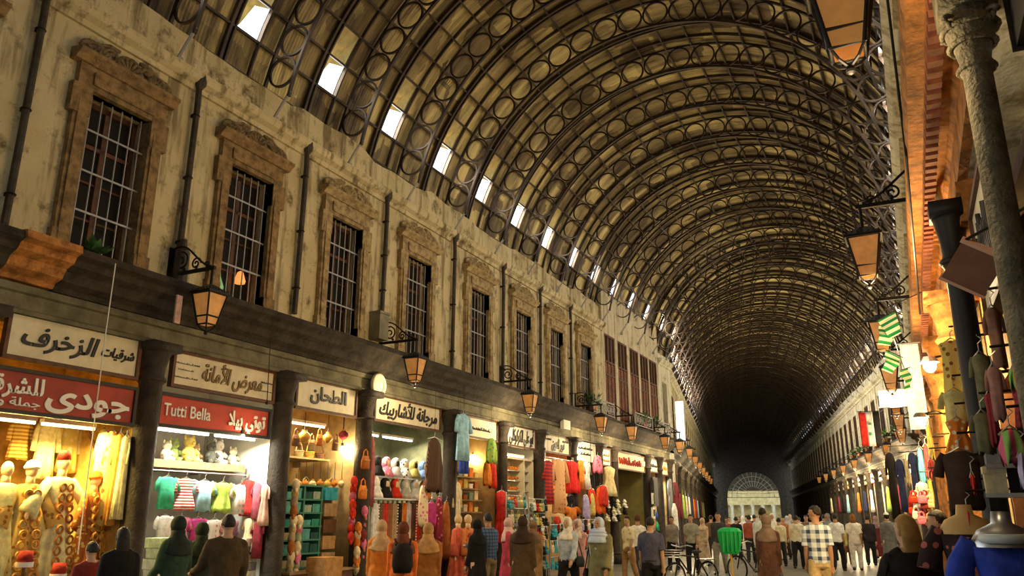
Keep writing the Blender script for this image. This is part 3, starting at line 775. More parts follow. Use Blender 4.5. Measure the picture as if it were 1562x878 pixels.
def plush(M, r, m, label, group):
    t = thing('soft_toy', label, 'toy', M, group)
    MB().ball((0, 0, r*.9), (r*.8, r*.7, r*.9), 12, 8).build('body', m, t, None, True)
    h = MB().ball((0, -r*.1, r*2.1), (r*.65, r*.6, r*.6), 12, 8).ball((0, -r*.65, r*2.0), (r*.25, r*.2, r*.2), 8, 6)
    hd = h.build('head', m, t, None, True)
    for s in (-1, 1):
        MB().ball((s*r*.5, 0, r*2.65), (r*.25, r*.12, r*.28), 8, 6).build('ear', m, hd, None, True)
        MB().tube([(s*r*.6, -r*.2, r*1.3), (s*r*1.0, -r*.5, r*.9)], [r*.28, r*.22], 8).build('arm', m, t, None, True)
        MB().tube([(s*r*.4, -r*.3, r*.4), (s*r*.6, -r*.95, r*.25)], [r*.32, r*.28], 8).build('leg', m, t, None, True)
    return t
def bag(M, w, h, m, label, group, cat='bag'):
    t = thing('handbag', label, cat, M, group)
    MB().ell([(0, 0, -h, w*.42, w*.16), (0, 0, -h*.9, w*.5, w*.22), (0, 0, -h*.4, w*.47, w*.2), (0, 0, 0, w*.38, w*.08)], 16).build('body', m, t, None, True)
    MB().tube([(-w*.28, 0, -.01), (-w*.22, 0, h*.35), (0, 0, h*.5), (w*.22, 0, h*.35), (w*.28, 0, -.01)], .012, 6).build('strap', m, t)
    MB().box(-w*.3, w*.3, -w*.21, -w*.15, -h*.35, -h*.28).build('flap', M_GOLD, t)
    return t
def carton(M, w, d, h, m, label, group, lid=True):
    t = thing('carton', label, 'box', M, group)
    MB().box(-w/2, w/2, -d/2, d/2, 0, h*.8 if lid else h).build('body', m, t)
    if lid: MB().box(-w/2-.006, w/2+.006, -d/2-.006, d/2+.006, h*.74, h).build('lid', m, t)
    return t
def slipper(M, m, label, group):
    t = thing('slipper', label, 'shoe', M, group)
    MB().ell([(0, 0, 0, .045, .115), (0, 0, .02, .047, .12)], 16).build('sole', M_SHELF, t)
    MB().ball((0, -.055, .03), (.045, .06, .045), 12, 7).ball((0, -.115, .05), (.012, .03, .02), 8, 5).build('upper', m, t, None, True)
    return t
def slipper_string(M, n, ms, label, group):
    t = thing('slipper_string', label, 'string of slippers', M, group)
    MB().tube([(0, 0, .15), (0, .0, -.15*n)], .006, 5).build('cord', M_BLACK, t)
    for k in range(n):
        s = MB(); a = 40*(1 if k % 2 else -1)
        r = RZ(a+90*k) @ RX(70)
        s.add(MB().ball((0, -.06, .02), (.07, .12, .06), 10, 7).ball((0, -.17, .05), (.03, .05, .03), 8, 5), T(0, 0, -.15*k) @ r)
        s.build('slipper', ms[k % len(ms)], t, None, True)
    return t
def scarf_head(M, skin, m, label, group):
    t = thing('scarf_bust', label, 'display head', M, group)
    MB().ball((0, 0, .30), (.075, .09, .115), 14, 10, f=lambda d: 1+.16*max(0, -d[1])*max(0, 1-abs(d[2]+.1)*3)*max(0, 1-abs(d[0])*4)).tube([(0, 0, .02), (0, 0, .22)], [.075, .05], 10).build('head', skin, t, None, True)
    def fc(d): return .80 if (d[1] < -.55 and abs(d[2]) < .62) else 1.
    MB().ball((0, .012, .31), (.10, .115, .135), 22, 14, f=fc).build('headscarf', m, t, None, True)
    MB().ell([(0, -.01, .24, .075, .085), (0, -.01, .17, .09, .10), (0, -.02, .08, .17, .13), (0, -.02, 0, .20, .14)], 18).build('scarf_drape', m, t, None, True)
    return t
def cloth_roll(M, h, r, m, label, group):
    t = thing('fabric_roll', label, 'fabric', M, group)
    MB().lathe([(r, 0), (r*1.02, h*.3), (r, h)], n=14).build('roll', m, t, None, True)
    MB().tube([(0, 0, h-.02), (0, 0, h+.05)], r*.35, 8).build('core', M_SHELF, t)
    MB().box(-.02, r*1.05, -r*1.06, -r*.9, .02, h-.02).build('loose_end', m, t)
    return t
def basket(M, r, h, m, label, group):
    t = thing('basket', label, 'basket', M, group)
    b = MB().lathe([(r*.7, 0), (r*.85, h*.4), (r, h), (r*.9, h), (r*.6, .03)], n=16)
    for k in range(4): b.torus((0, 0, h*(.2+.25*k)), r*(.78+.07*k), .012, 'z', 16, 5)
    b.build('body', m, t)
    MB().tube([(-r, 0, h), (-r*.7, 0, h*1.9), (0, 0, h*2.2), (r*.7, 0, h*1.9), (r, 0, h)], .012, 6).build('handle', m, t)
    return t
def pot_lamp(M, r, m, label, group):
    t = thing('hanging_lamp', label, 'lamp', M, group)
    MB().lathe([(.01, 0), (r*.5, .02), (r, r*.8), (r*.9, r*1.4), (r*.35, r*1.9), (.02, r*2.1)], n=14).build('lamp_globe', m, t, None, True)
    MB().tube([(0, 0, r*2), (0, 0, r*2+.35)], .006, 5).build('chain', M_BLACK, t)
    MB().lathe([(r*.4, 0), (r*.4, .03)], (0, 0, r*1.85), 10).build('cap', M_GOLD, t)
    return t
def shelf(M, s0, s1, d0, d1, z, m, label, th=.035):
    t = thing('wall_shelf', label, 'shelf', M @ T((s0+s1)/2, 0, z))
    w = (s1-s0)/2
    MB().box(-w, w, d0, d1, -th, 0).build('shelf_board', m, t)
    for q in (-w+.1, w-.13): MB().box(q, q+.03, d1-.2, d1, -.15, -th).build('bracket', M_STEEL, t)
    return t
def rail(M, s0, s1, d, z, label):
    t = thing('clothes_rail', label, 'rail', M @ T((s0+s1)/2, d, z)); w = (s1-s0)/2
    MB().tube([(-w, 0, 0), (w, 0, 0)], .014, 8).build('rod', M_STEEL, t)
    MB().box(-w-.01, -w+.02, -.02, .02, -.03, .12).build('end_bracket', M_STEEL, t); MB().box(w-.02, w+.01, -.02, .02, -.03, .12).build('end_bracket', M_STEEL, t)
    return t
def counter(M, s0, s1, d0, d1, h, m, label):
    t = thing('shop_counter', label, 'counter', M @ T((s0+s1)/2, 0, 0)); w = (s1-s0)/2
    b = MB().box(-w, w, d0, d1, .06, h-.04)
    for k in range(4): b.box(-w+2*w*(k+.08)/4, -w+2*w*(k+.92)/4, d0-.02, d0, .12, h-.12)
    b.build('cabinet', m, t); MB().box(-w-.03, w+.03, d0-.04, d1, h-.04, h).build('worktop', M_SHELF, t); MB().box(-w+.03, w-.03, d0+.05, d1, 0, .06).build('plinth', M_BLACK, t)
    return t
# ------------------------------------------------------------------ the left shops
def at_l(u, v, d):
    p = on_x(u, v, LX - d); return p.y, p.z
def rect(u0, u1, v0, v1, d):
    um = (u0+u1)/2; s, z0 = at_l(um, v0, d); _, z1 = at_l(um, v1, d)
    return s, z0, abs(at_l(u1, v0, d)[0]-at_l(u0, v0, d)[0]), z0-z1
def hang(kind, u0, u1, v0, v1, d, m, label, group=None, **k):
    s, z, w, h = rect(u0, u1, v0, v1, d)
    if d < -.11: k.setdefault('cord', 4.6-z)
    return garment(LN @ T(s, d, z+.06), kind, w/1.05, h, m, label, {'dress': 'dress', 'shirt': 'shirt', 'robe': 'robe', 'scarf': 'scarf', 'trousers': 'trousers'}[kind], group, seed=int(u0*7+v0), **k)
SKINY = M_DUMMY
W_GOLD = mat('gold_wall', (.62, .40, .10), .8, var=.4, vscale=4)
W_WHITE = mat('white_wall', (.78, .76, .66), .8, var=.1)
W_WARM = mat('warm_wall', (.50, .36, .17), .8, var=.3)
W_OLIVE = mat('olive_wall', (.20, .16, .05), .8, var=.25, vscale=2)
C = dict(gold=(.72, .58, .16), pale=(.80, .76, .40), rust=(.45, .14, .03), red=(.62, .04, .02), orange=(.75, .22, .03), black=(.02, .017, .016), white=(.85, .82, .74), cream=(.80, .66, .38),
         green=(.05, .38, .20), lime=(.42, .60, .10), sky=(.38, .66, .78), pink=(.75, .20, .32), magenta=(.50, .05, .22), blue=(.05, .10, .45), teal=(.05, .40, .50), brown=(.16, .08, .04), grey=(.28, .27, .26), maroon=(.25, .03, .04), lilac=(.45, .40, .62), olive=(.18, .17, .09), tan=(.45, .30, .15), navy=(.04, .05, .13))
# -- gold-lit robe shop
shop_box(LN, 5.6, 8.2, 1.9, W_GOLD)
struct(MB().box(5.6, 8.2, .15, 1.9, 0, .75).build('floor_platform', M_WOOD, None, LN))
shop_lamp(LN, 6.5, .55, 2.86, .9, 95, (1, .74, .24), 'yellow strip light at the ceiling of the gold-lit robe shop, nearer the left', M_TUBEY)
shop_lamp(LN, 7.45, .55, 2.86, .8, 95, (1, .74, .24), 'yellow strip light at the ceiling of the gold-lit robe shop, nearer the pillar', M_TUBEY)
G1 = 'robe mannequins in the gold-lit shop'
def fig(u, v, d, H, *a, **k):
    s, z = at_l(u, v, d); z0 = z - .93*H
    return robe_figure(LN @ T(s, d, max(.75, z0)), H, *a, **k)
fig(97, 706, .55, 1.72, cloth(C['pale']), SKINY, 'tall mannequin in a pale yellow-green robe edged with rings, arms spread', 40, 'fez', mat('ring_thread', (.35, .13, .02), .6), 8, seed=2)
fig(143, 752, .45, 1.50, cloth(C['rust'], 'flower', C['gold'], 14), SKINY, 'mannequin in a rust and gold brocade robe beside the shop pillar', 22, 'turban', M_GOLD, 15, cloth(C['orange']), seed=3)
fig(46, 735, .55, 1.6, cloth((.55, .36, .10), 'flower', (.3, .12, .02), 12), SKINY, 'mannequin in a dull gold robe with a silver beaded turban', 24, 'turban', M_GOLD, -5, cloth(C['white']), seed=4)
fig(8, 735, .6, 1.6, cloth((.70, .66, .30)), SKINY, 'mannequin in a plain pale robe at the left end of the gold-lit shop', 15, None, None, 0, seed=5)
k = 0
for (u0, u1, v0, v1, d, c, ph) in [(60, 92, 640, 730, 1.2, cloth(C['pale']), 'pale yellow robe'), (95, 125, 645, 720, 1.3, cloth(C['gold'], 'flower', C['cream'], 9), 'gold brocade robe'), (128, 150, 640, 740, 1.3, cloth(C['cream']), 'cream robe'),
        (20, 50, 640, 700, 1.3, cloth((.45, .22, .04), 'stripe', C['gold'], 6), 'brown striped robe'), (176, 200, 775, 850, .6, cloth(C['orange']), 'orange robe')]:
    hang('robe', u0, u1, v0, v1, d, c, f'{ph} hung on the back wall of the gold-lit robe shop' if u0 < 176 or v0 < 700 else 'orange robe low beside the pillar of the gold-lit shop', sleeve=.5, hanger=True)
for i, (u, v, u2, v2) in enumerate([(128, 640, 168, 740), (190, 660, 178, 800), (152, 730, 168, 790)]):
    a = at_l(u, v, .9); b = at_l(u2, v2, .9)
    t = thing('walking_stick', f'carved dark wooden stick leaning among the robes, {ordn(i)} of three', 'stick', LN @ T(b[0], .9, b[1]), 'sticks in the robe shop')
    MB().tube([(0, 0, 0), (a[0]-b[0], 0, a[1]-b[1])], [.018, .026], 8).build('shaft', M_WOOD, t)
    MB().ball((a[0]-b[0], 0, a[1]-b[1]), .04, 10, 7).build('handle', M_GOLD, t)
for i, (u, v) in enumerate([(35, 850), (86, 868)]):
    s, z = at_l(u, v, .05)
    t = thing('fez', f'dark red fez on a stand at the front of the gold-lit shop, {"left" if i == 0 else "right"} one', 'hat', LN @ T(s, .0, 0))
    MB().lathe([(.095, z-.08), (.075, z+.08), (0, z+.085)], n=18).build('crown_felt', M_FEZ, t, None, True)
    MB().lathe([(.1, z-.11), (.1, z-.05)], n=18).build('band', M_WHITEP, t)
    MB().lathe([(.13, 0), (.13, .02), (.02, .04), (.02, z-.12), (.08, z-.1)], n=14).build('stand', M_WOOD, t)
# -- white-lit children's shop
shop_box(LN, 8.35, 11.0, 1.7, W_WHITE)
shop_lamp(LN, 9.2, .25, 2.93, 1.0, 46, (1, .97, .82), 'white strip light behind the bright red fascia, left half')
shop_lamp(LN, 10.3, .25, 2.93, .9, 46, (1, .97, .82), 'white strip light behind the bright red fascia, right half')
bulb(LN @ T(at_l(370, 662, -.05)[0], -.05, 2.93), 'small glaring bulb on the lower edge of the bright red fascia', 7, (1, .85, .5), .035, .15)
sz = at_l(330, 708, .75)[1]
shelf(LN, 8.5, 10.85, .5, 1.68, sz, M_SHELF, 'long wooden shelf of soft toys in the white-lit shop', .12)
for i in range(10):
    u = 252+17*i; s, _ = at_l(u, 700, .8)
    plush(LN @ T(s, .8+.1*(i % 2), sz), .115+.02*(i % 3), M_PLUSHES[i % 6], f'{["tan", "green", "yellow", "brown", "black", "cream"][i % 6]} soft toy on the long shelf, {ordn(i)} from its left end', 'soft toys on the long shelf')
rail(LN, 8.5, 10.9, .5, at_l(330, 722, .5)[1], 'clothes rail under the toy shelf in the white-lit shop')
cc = [('green', C['green']), ('red and white striped', None), ('pale blue', C['sky']), ('yellow-green', C['lime']), ('white and blue', None), ('red checked', None)]
for i, (n_, c) in enumerate(cc):
    m = cloth(c) if c else {1: cloth(C['white'], 'stripe', C['red'], 7), 4: cloth(C['white'], 'dots', C['sky'], 12), 5: cloth(C['pink'], 'plaid', C['red'], 14)}[i]
    u0 = 243+28*i
    hang('shirt' if i % 2 == 0 else 'dress', u0, u0+27, 727+3*i, 775+2*i, .45, m, f"{n_} child's garment hung on the rail, {ordn(i)} from the left", "children's clothes on the rail", sleeve=.4)
c2 = [('white', C['white']), ('pink', C['pink']), ('magenta', C['magenta']), ('white and pink', None), ('rose', (.7, .3, .4)), ('pale', (.8, .7, .6)), ('red', C['red'])]
for i, (n_, c) in enumerate(c2):
    u0 = 240+25*i; m = cloth(c) if c else cloth(C['white'], 'dots', C['pink'], 12)
    hang('dress' if i % 2 else 'shirt', u0, u0+24, 786+2*i, 838, .7, m, f"{n_} child's garment in the lower row, {ordn(i)} from the left", "children's clothes in the lower row", sleeve=.35)
for i in range(6):
    u0 = 262+22*i; nm = ['cream', 'pink', 'white', 'rose', 'lilac', 'red'][i]
    hang('dress', u0, u0+21, 838+2*i, 880, .75, cloth([C['cream'], C['pink'], C['white'], (.7, .3, .4), C['lilac'], C['red']][i]), f"{nm} child's garment in the lowest row, {ordn(i)} from the left", "children's clothes in the lowest row", sleeve=.35)
for i in range(5):
    s, z = at_l(242+4*(i % 2), 858, .25)
    carton(LN @ T(s, .25, .6+.15*i), .34, .3, .14, cloth((.85-.05*i, .8, .75-.08*i)), f'white folded pack stacked left in the white-lit shop, {ordn(i)} from the bottom', 'folded packs in a stack')
for i in range(5):
    s, z = at_l(375, 850, .35)
    carton(LN @ T(s, .35, .65+.13*i), .36, .3, .12, cloth([(.8, .75, .6), (.3, .3, .3), (.7, .6, .4), (.15, .15, .2), (.8, .7, .6)][i]), f'folded pack in the stack behind the dark-haired man, {ordn(i)} from the bottom', 'folded packs behind the man')
counter(LN, 8.6, 10.8, .15, .6, .62, M_SHELF, 'low wooden counter inside the white-lit shop')
# garments along the far side walls of the near shops
def hang_side(kind, u0, u1, v0, v1, s, m, label, **k):
    def oy(u, v):
        d = ray(u, v); q = s/d.y; return d.x*q, EYE+d.z*q
    (xa, z0), (xb, _), (_, z1) = oy(u0, v0), oy(u1, v0), oy((u0+u1)/2, v1)
    garment(LN @ T(s, LX-(xa+xb)/2, z0+.06) @ RZ(-90), kind, abs(xb-xa), z0-z1, m, label, {'dress': 'dress', 'shirt': 'shirt', 'robe': 'robe', 'scarf': 'scarf'}[kind], seed=int(u0+v0), **k)
for i, (u0, u1, v0, v1, m, n_) in enumerate([(152, 166, 655, 790, cloth((.78, .70, .30)), 'pale yellow robe'), (165, 179, 658, 800, cloth(C['gold'], 'flower', C['rust'], 9), 'gold flowered robe'), (178, 190, 662, 800, cloth((.55, .25, .05)), 'copper brown robe'), (188, 199, 665, 790, cloth((.72, .66, .34)), 'straw coloured robe')]):
    hang_side('robe', u0, u1, v0, v1, 8.02, m, f'{n_} on the side wall of the gold-lit robe shop', sleeve=.3)
for i, (u0, u1, v0, v1, m, n_) in enumerate([(372, 388, 732, 785, cloth(C['red'], 'plaid', C['maroon'], 14), 'red checked'), (388, 400, 735, 790, cloth((.6, .15, .2)), 'dark rose'), (374, 388, 790, 840, cloth(C['cream']), 'cream'), (388, 402, 794, 850, cloth(C['maroon']), 'maroon'), (400, 411, 740, 800, cloth((.7, .4, .3)), 'salmon')]):
    hang_side('shirt' if i % 2 else 'dress', u0, u1, v0, v1, 10.86, m, f"{n_} child's garment on the side wall of the white-lit shop", sleeve=.3)
for i in range(6):
    u = 372+6*i; d_ = ray(u, 712); q = 10.8/d_.y
    if -10-d_.x*q > .5: plush(LN @ T(10.78, LX-d_.x*q, sz) @ RZ(-60), .10, M_PLUSHES[(i+2) % 6], f'soft toy at the far end of the long shelf, {ordn(i)} from the front', 'soft toys on the long shelf')
# -- souvenir shop
shop_box(LN, 11.2, 13.45, 1.5, W_WARM)
shop_lamp(LN, 12.2, .4, 3.35, 1.2, 46, (1, .82, .5), 'strip light at the ceiling of the souvenir shop', M_TUBEY)
bulb(LN @ T(at_l(522, 685, .35)[0], .35, at_l(522, 685, .35)[1]), 'bare bulb glowing among the souvenirs', 22, (1, .78, .4), .06, .7)
t = thing('shelf_unit', 'green open shelf unit behind the souvenir shop counter', 'shelf', LN @ T(12.2, -.55, .75))
b = MB()
for x in (-.62, -.08, .42): b.box(x-.02, x+.02, .75, 1.2, 0, 1.45)
b.build('upright', M_GREENSHELF, t); b = MB()
for z in (0, .24, .48, .72, .96, 1.2, 1.45): b.box(-.64, .44, .73, 1.2, z-.015, z+.015)
b.build('shelf_board', M_GREENSHELF, t)
rr = random.Random(5); k = 0
for iz in range(6):
    for ix in range(4):
        k += 1; c = [(.04, .28, .2), (.1, .35, .3), (.35, .42, .3), (.03, .1, .08), (.45, .35, .2)][rr.randrange(5)]
        carton(LN @ T(11.70+.245*ix+(.06 if ix > 1 else 0), .33, .765+.24*iz), .21, .22, .10+.09*rr.random(), cloth(c), f'small box on the green shelf unit, row {["one", "two", "three", "four", "five", "six"][iz]} from the bottom, {ordn(ix)} from the left', 'small boxes on the green shelves')
for i in range(5):
    carton(LN @ T(12.88, .33, .75+.30*i), .38, .3, .24, cloth([C['teal'], C['tan'], C['brown'], (.5, .3, .12), C['tan']][4-i]), f'{["tan", "sandy", "brown", "light brown", "teal"][i]} carton in the stack right of the green shelves, {ordn(i)} from the bottom', 'cartons by the green shelves')
shelf(LN, 11.35, 13.3, .5, 1.45, at_l(490, 758, .6)[1], M_SHELF, 'upper souvenir shelf above the green shelf unit')
shelf(LN, 11.35, 13.3, .6, 1.45, at_l(490, 700, .7)[1], M_SHELF, 'top souvenir shelf near the ceiling of the souvenir shop')
for i in range(7):
    u = 455+13*i; s, z = at_l(u, 757, .6)
    if i % 3 == 1: basket(LN @ T(s, .65, z+.02), .11, .16, M_SHELF, f'woven basket on the upper souvenir shelf, {ordn(i)} thing from the left', 'souvenirs on the upper shelf')
    else: carton(LN @ T(s, .65, z+.02), .19, .15, .22+.05*(i % 2), cloth([C['gold'], C['rust'], C['cream'], C['brown']][i % 4]), f'gilded box on the upper souvenir shelf, {ordn(i)} thing from the left', 'souvenirs on the upper shelf', False)
for i in range(8):
    u = 452+12*i; s, z = at_l(u, 662+4*(i % 3), .3)
    if i in (1, 4, 6): pot_lamp(LN @ T(s, .3, z-.12), .10+.02*(i % 2), [cloth(C['maroon']), M_GOLD, cloth(C['red'])][i % 3], f'{["round dark red", "gilded", "red"][i % 3]} lamp hung at the souvenir shop front, {ordn(i)} thing from the left', 'things hung at the front of the souvenir shop')
    else: bag(LN @ T(s, .3, z), .2, .22, cloth([C['brown'], C['navy'], C['tan'], C['rust'], C['cream']][i % 5]), f'small {["brown", "navy", "tan", "rust", "cream"][i % 5]} bag hung at the souvenir shop front, {ordn(i)} thing from the left', 'things hung at the front of the souvenir shop')
for i in range(5):
    s, z = at_l(462+16*i, 690+3*i, .7)
    basket(LN @ T(s, .8, at_l(490, 700, .7)[1]), .10, .13, [M_SHELF, M_GOLD, cloth(C['brown'])][i % 3], f'{["woven", "gilded", "brown"][i % 3]} basket on the top souvenir shelf, {ordn(i)} from the left', 'baskets on the top souvenir shelf')
for i in range(9):
    s, z = at_l(458+11*i, 735, .35)
    pot_lamp(LN @ T(s, .4, z-.1), .07, [M_GOLD, cloth(C['orange']), cloth(C['cream']), cloth(C['rust'])][i % 4], f'little {["gilded", "orange", "cream", "rust"][i % 4]} ornament under the bare bulb, {ordn(i)} from the left', 'little ornaments under the bulb')
SL = [cloth(C['cream']), cloth((.6, .45, .2)), cloth((.45, .35, .2)), cloth(C['rust'])]
s, z = at_l(450, 735, -.1); slipper_string(LN @ T(s, -.12, z), 13, SL, 'string of pale slippers hung on the left pillar of the souvenir shop', None)
s, z = at_l(462, 790, -.1); slipper_string(LN @ T(s, -.02, z), 8, [cloth(C['cream']), cloth(C['pink']), cloth((.4, .5, .3))], 'shorter string of mixed slippers by the left pillar of the souvenir shop', None)
SP = [cloth(C['pink']), cloth(C['orange']), cloth((.6, .15, .15)), cloth(C['maroon'])]
s, z = at_l(540, 730, -.1); slipper_string(LN @ T(s, -.10, z), 8, [cloth(C['red']), cloth(C['red']), cloth(C['pink'])], 'string of red slippers hung right of the souvenir shop', None)
s, z = at_l(552, 775, -.1); slipper_string(LN @ T(s, -.16, z), 7, SP, 'string of pink and orange slippers on the pillar by the scarf shop', None)
s, z = at_l(540, 800, -.1); slipper_string(LN @ T(s, -.2, z), 6, [cloth(C['orange']), cloth(C['cream'])], 'low string of orange and cream slippers by the pillar', None)
for i, (u, v) in enumerate([(556, 695), (552, 740)]):
    s, z = at_l(u, v, -.25); bag(LN @ T(s, -.28, z), .26, .26, cloth([C['rust'], C['orange']][i]), f'{["rust", "orange"][i]} leather bag hung on the pillar between souvenirs and scarves', None)
counter(LN, 11.4, 13.2, -.18, .12, .72, M_WOOD, 'wooden counter at the front of the souvenir shop')
s, z = at_l(485, 862, -.2); carton(LN @ T(s, -.35, .0), .5, .4, .95, cloth((.5, .26, .09)), 'large brown cardboard carton standing in front of the souvenir counter', None)
# -- headscarf shop
shop_box(LN, 13.65, 16.95, 1.7, mat('dim_green_wall', (.26, .28, .17), .8, var=.3))
shop_lamp(LN, 14.6, .8, 3.4, 1.2, 46, (1, .86, .6), 'strip light in the headscarf shop, left half')
shop_lamp(LN, 16.0, .8, 3.4, 1.2, 46, (1, .86, .6), 'strip light in the headscarf shop, right half')
z = at_l(605, 728, .5)[1]; shelf(LN, 13.8, 16.8, .35, .9, z, M_STEEL, 'upper metal shelf of scarf busts')
hs = [('black', C['black']), ('patterned rose', None), ('pale grey', (.6, .6, .58)), ('black and white', None), ('olive gold', (.45, .38, .12)), ('blue', (.15, .25, .5)), ('cream', C['cream'])]
for i, (n_, c) in enumerate(hs):
    u = 578+14*i; s, _ = at_l(u, 728, .5); m = cloth(c) if c else cloth(C['pink'] if i == 1 else C['white'], 'flower', C['cream'] if i == 1 else C['black'], 14)
    scarf_head(LN @ T(s, .55, z) , SKINY if i % 2 else M_BLACK, m, f'display head in a {n_} headscarf, {ordn(i)} on the upper metal shelf', 'scarf busts on the upper shelf')
z = at_l(605, 760, .35)[1]; shelf(LN, 13.8, 16.8, .2, .9, z, M_STEEL, 'lower metal shelf of scarf busts')
for i, (n_, c) in enumerate([('white', C['white']), ('black', C['black']), ('red', C['red']), ('grey', (.5, .5, .45)), ('white lace', (.9, .88, .8)), ('orange', C['orange']), ('white', C['white'])]):
    u = 574+15*i; s, _ = at_l(u, 760, .35)
    scarf_head(LN @ T(s, .38, z), SKINY if i % 3 else M_WHITEP, cloth(c), f'display head in a {n_} headscarf, {ordn(i)} on the lower metal shelf', 'scarf busts on the lower shelf')
for i in range(14):
    u = 572+7.2*i; s, z0 = at_l(u, 797, .3); z1 = at_l(u, 763, .3)[1]
    c = [C['white'], C['brown'], C['red'], (.3, .12, .05), C['tan'], C['black'], C['orange']][i % 7]
    cloth_roll(LN @ T(s, .35, .70), max(.3, z1-.75), .075, cloth(c, 'dots' if i % 4 == 1 else None, C['white'] if i % 4 == 1 else None, 16), f'upright {["white", "brown", "red", "dark rust", "tan", "black", "orange"][i % 7]} fabric roll, {ordn(i)} from the left in the scarf shop', 'fabric rolls in the scarf shop')
counter(LN, 13.8, 16.8, .1, .6, .70, M_WOOD, 'dark counter carrying the fabric rolls')
hang('scarf', 650, 676, 668, 748, -.25, cloth(C['brown'], 'vstripe', (.03, .02, .02), 16), 'bulky dark brown fringed shawl hung high at the right of the scarf shop')
for i, (u0, u1, v0, v1, c, n_) in enumerate([(652, 664, 765, 800, C['magenta'], 'magenta'), (664, 676, 758, 850, C['maroon'], 'maroon'), (676, 686, 765, 850, C['rust'], 'rust'), (640, 652, 740, 800, C['cream'], 'cream')]):
    hang('scarf', u0, u1, v0, v1, -.1, cloth(c, 'flower' if i % 2 else None, C['pink'] if i % 2 else None, 10), f'long {n_} scarf hung by the right pillar of the scarf shop')
hang('scarf', 562, 572, 665, 770, -.1, cloth((.4, .12, .1)), 'dull red scarf hung on the left edge of the scarf shop')
# -- shop with a glowing bulb
shop_box(LN, 17.15, 19.7, 1.8, W_WARM)
bulb(LN @ T(at_l(722, 700, .8)[0], .8, at_l(722, 700, .8)[1]), 'round bulb glowing in the dim yellow room behind the blue garment', 80, (1, .74, .3), .11, .9)
hang('robe', 698, 716, 632, 702, -.35, cloth(C['sky']), 'pale blue garment hung high in front of the board', sleeve=.35)
hang('trousers', 700, 716, 672, 722, -.33, cloth(C['blue']), 'deep blue trousers hung beneath the pale blue garment')
hang('scarf', 742, 757, 668, 704, -.35, cloth(C['lime'], 'flower', C['green'], 10), 'bright lime green cloth hung by the pillar')
hang('scarf', 738, 748, 704, 738, -.1, cloth(C['orange']), 'orange cloth hung below the lime green one, left strip')
hang('scarf', 747, 756, 704, 742, -.12, cloth(C['red']), 'red cloth hung below the lime green one, right strip')
for j, v in enumerate((728, 745, 762, 780)):
    z = at_l(718, v, .6)[1]; shelf(LN, 17.4, 19.5, .4, 1.0, z, M_SHELF, f'narrow shelf in the shop with the round bulb, {ordn(j)} from the top')
    for i in range(7):
        s = 17.55+.29*i; c = [C['gold'], C['white'], C['rust'], (.2, .3, .25), C['cream'], C['orange']][(i+j*2) % 6]
        carton(LN @ T(s, .55, z), .18, .18, .12+.06*((i+j) % 3), cloth(c), f'small packet on the {ordn(j)} narrow shelf, {ordn(i)} from the left', 'packets on the narrow shelves')
hang('robe', 692, 702, 735, 800, -.15, cloth(C['cream']), 'cream robe hung beside the left pillar of the bulb shop')
counter(LN, 17.35, 19.5, .1, .6, .8, M_WOOD, 'counter in the shop with the round bulb')
# -- shoe display
shop_box(LN, 19.9, 22.2, 1.4, W_WHITE)
shop_lamp(LN, 21.05, .25, 3.30, 1.4, 60, (1, .86, .62), 'strip light over the orange shoe display')
t = thing('display_case', 'tall glazed case holding rows of orange shoes', 'display case', LN @ T(21.05, 0, 2.15))
MB().box(-.95, .95, .5, .55, -.1, 1.05).build('back_panel', cloth(C['cream']), t)
MB().box(-1.0, -.94, .05, .55, -.15, 1.1).box(.94, 1.0, .05, .55, -.15, 1.1).box(-1, 1, .05, .55, 1.05, 1.12).box(-1, 1, .0, .55, -.3, -.1).box(.35, .39, .05, .55, -.1, 1.05).build('case_frame', M_BOARD, t)
b = MB()
for q in range(4): b.box(-.94, .94, .18, .5, -.1+.28*q, -.08+.28*q)
b.build('shelf_board', M_STEEL, t)
for j in range(4):
    for i in range(6):
        slipper(LN @ T(20.22+.19*i, .33, 2.07+.28*j) @ RZ(10) @ RX(0) @ Matrix.Scale(1.45, 4), [cloth(C['orange']), cloth(C['rust']), cloth(C['white'])][(i+j) % 3 if j < 1 else (i // 3 + j) % 2], f'{["orange", "rust", "white"][(i+j) % 3 if j < 1 else (i // 3 + j) % 2]} shoe in the tall case, {ordn(i)} along the {ordn(j)} shelf up', 'shoes in the tall case')
for j in range(4):
    for i in range(2):
        carton(LN @ T(21.58+.24*i, .35, 2.06+.28*j), .19, .2, .2, cloth([(.3, .4, .42), (.5, .55, .5), (.15, .2, .22)][(i+j) % 3]), f'grey-blue shoe box right in the tall case, {ordn(i)} on the {ordn(j)} shelf up', 'shoe boxes in the tall case')
counter(LN, 20.0, 22.1, .1, .6, .8, M_SHELF, 'counter under the tall shoe case')
for i in range(16):
    s = 20.15+.25*(i % 8); z = .82+.42*(i // 8)
    bag(LN @ T(s, -.05, z+.35), .22, .22, cloth([C['white'], C['teal'], (.3, .35, .3), C['cream'], C['black'], C['sky']][(i*5) % 6]), f'small bag hung under the shoe case, {ordn(i % 8)} from the left in the {"lower" if i < 8 else "upper"} row', 'small bags hung under the shoe case')
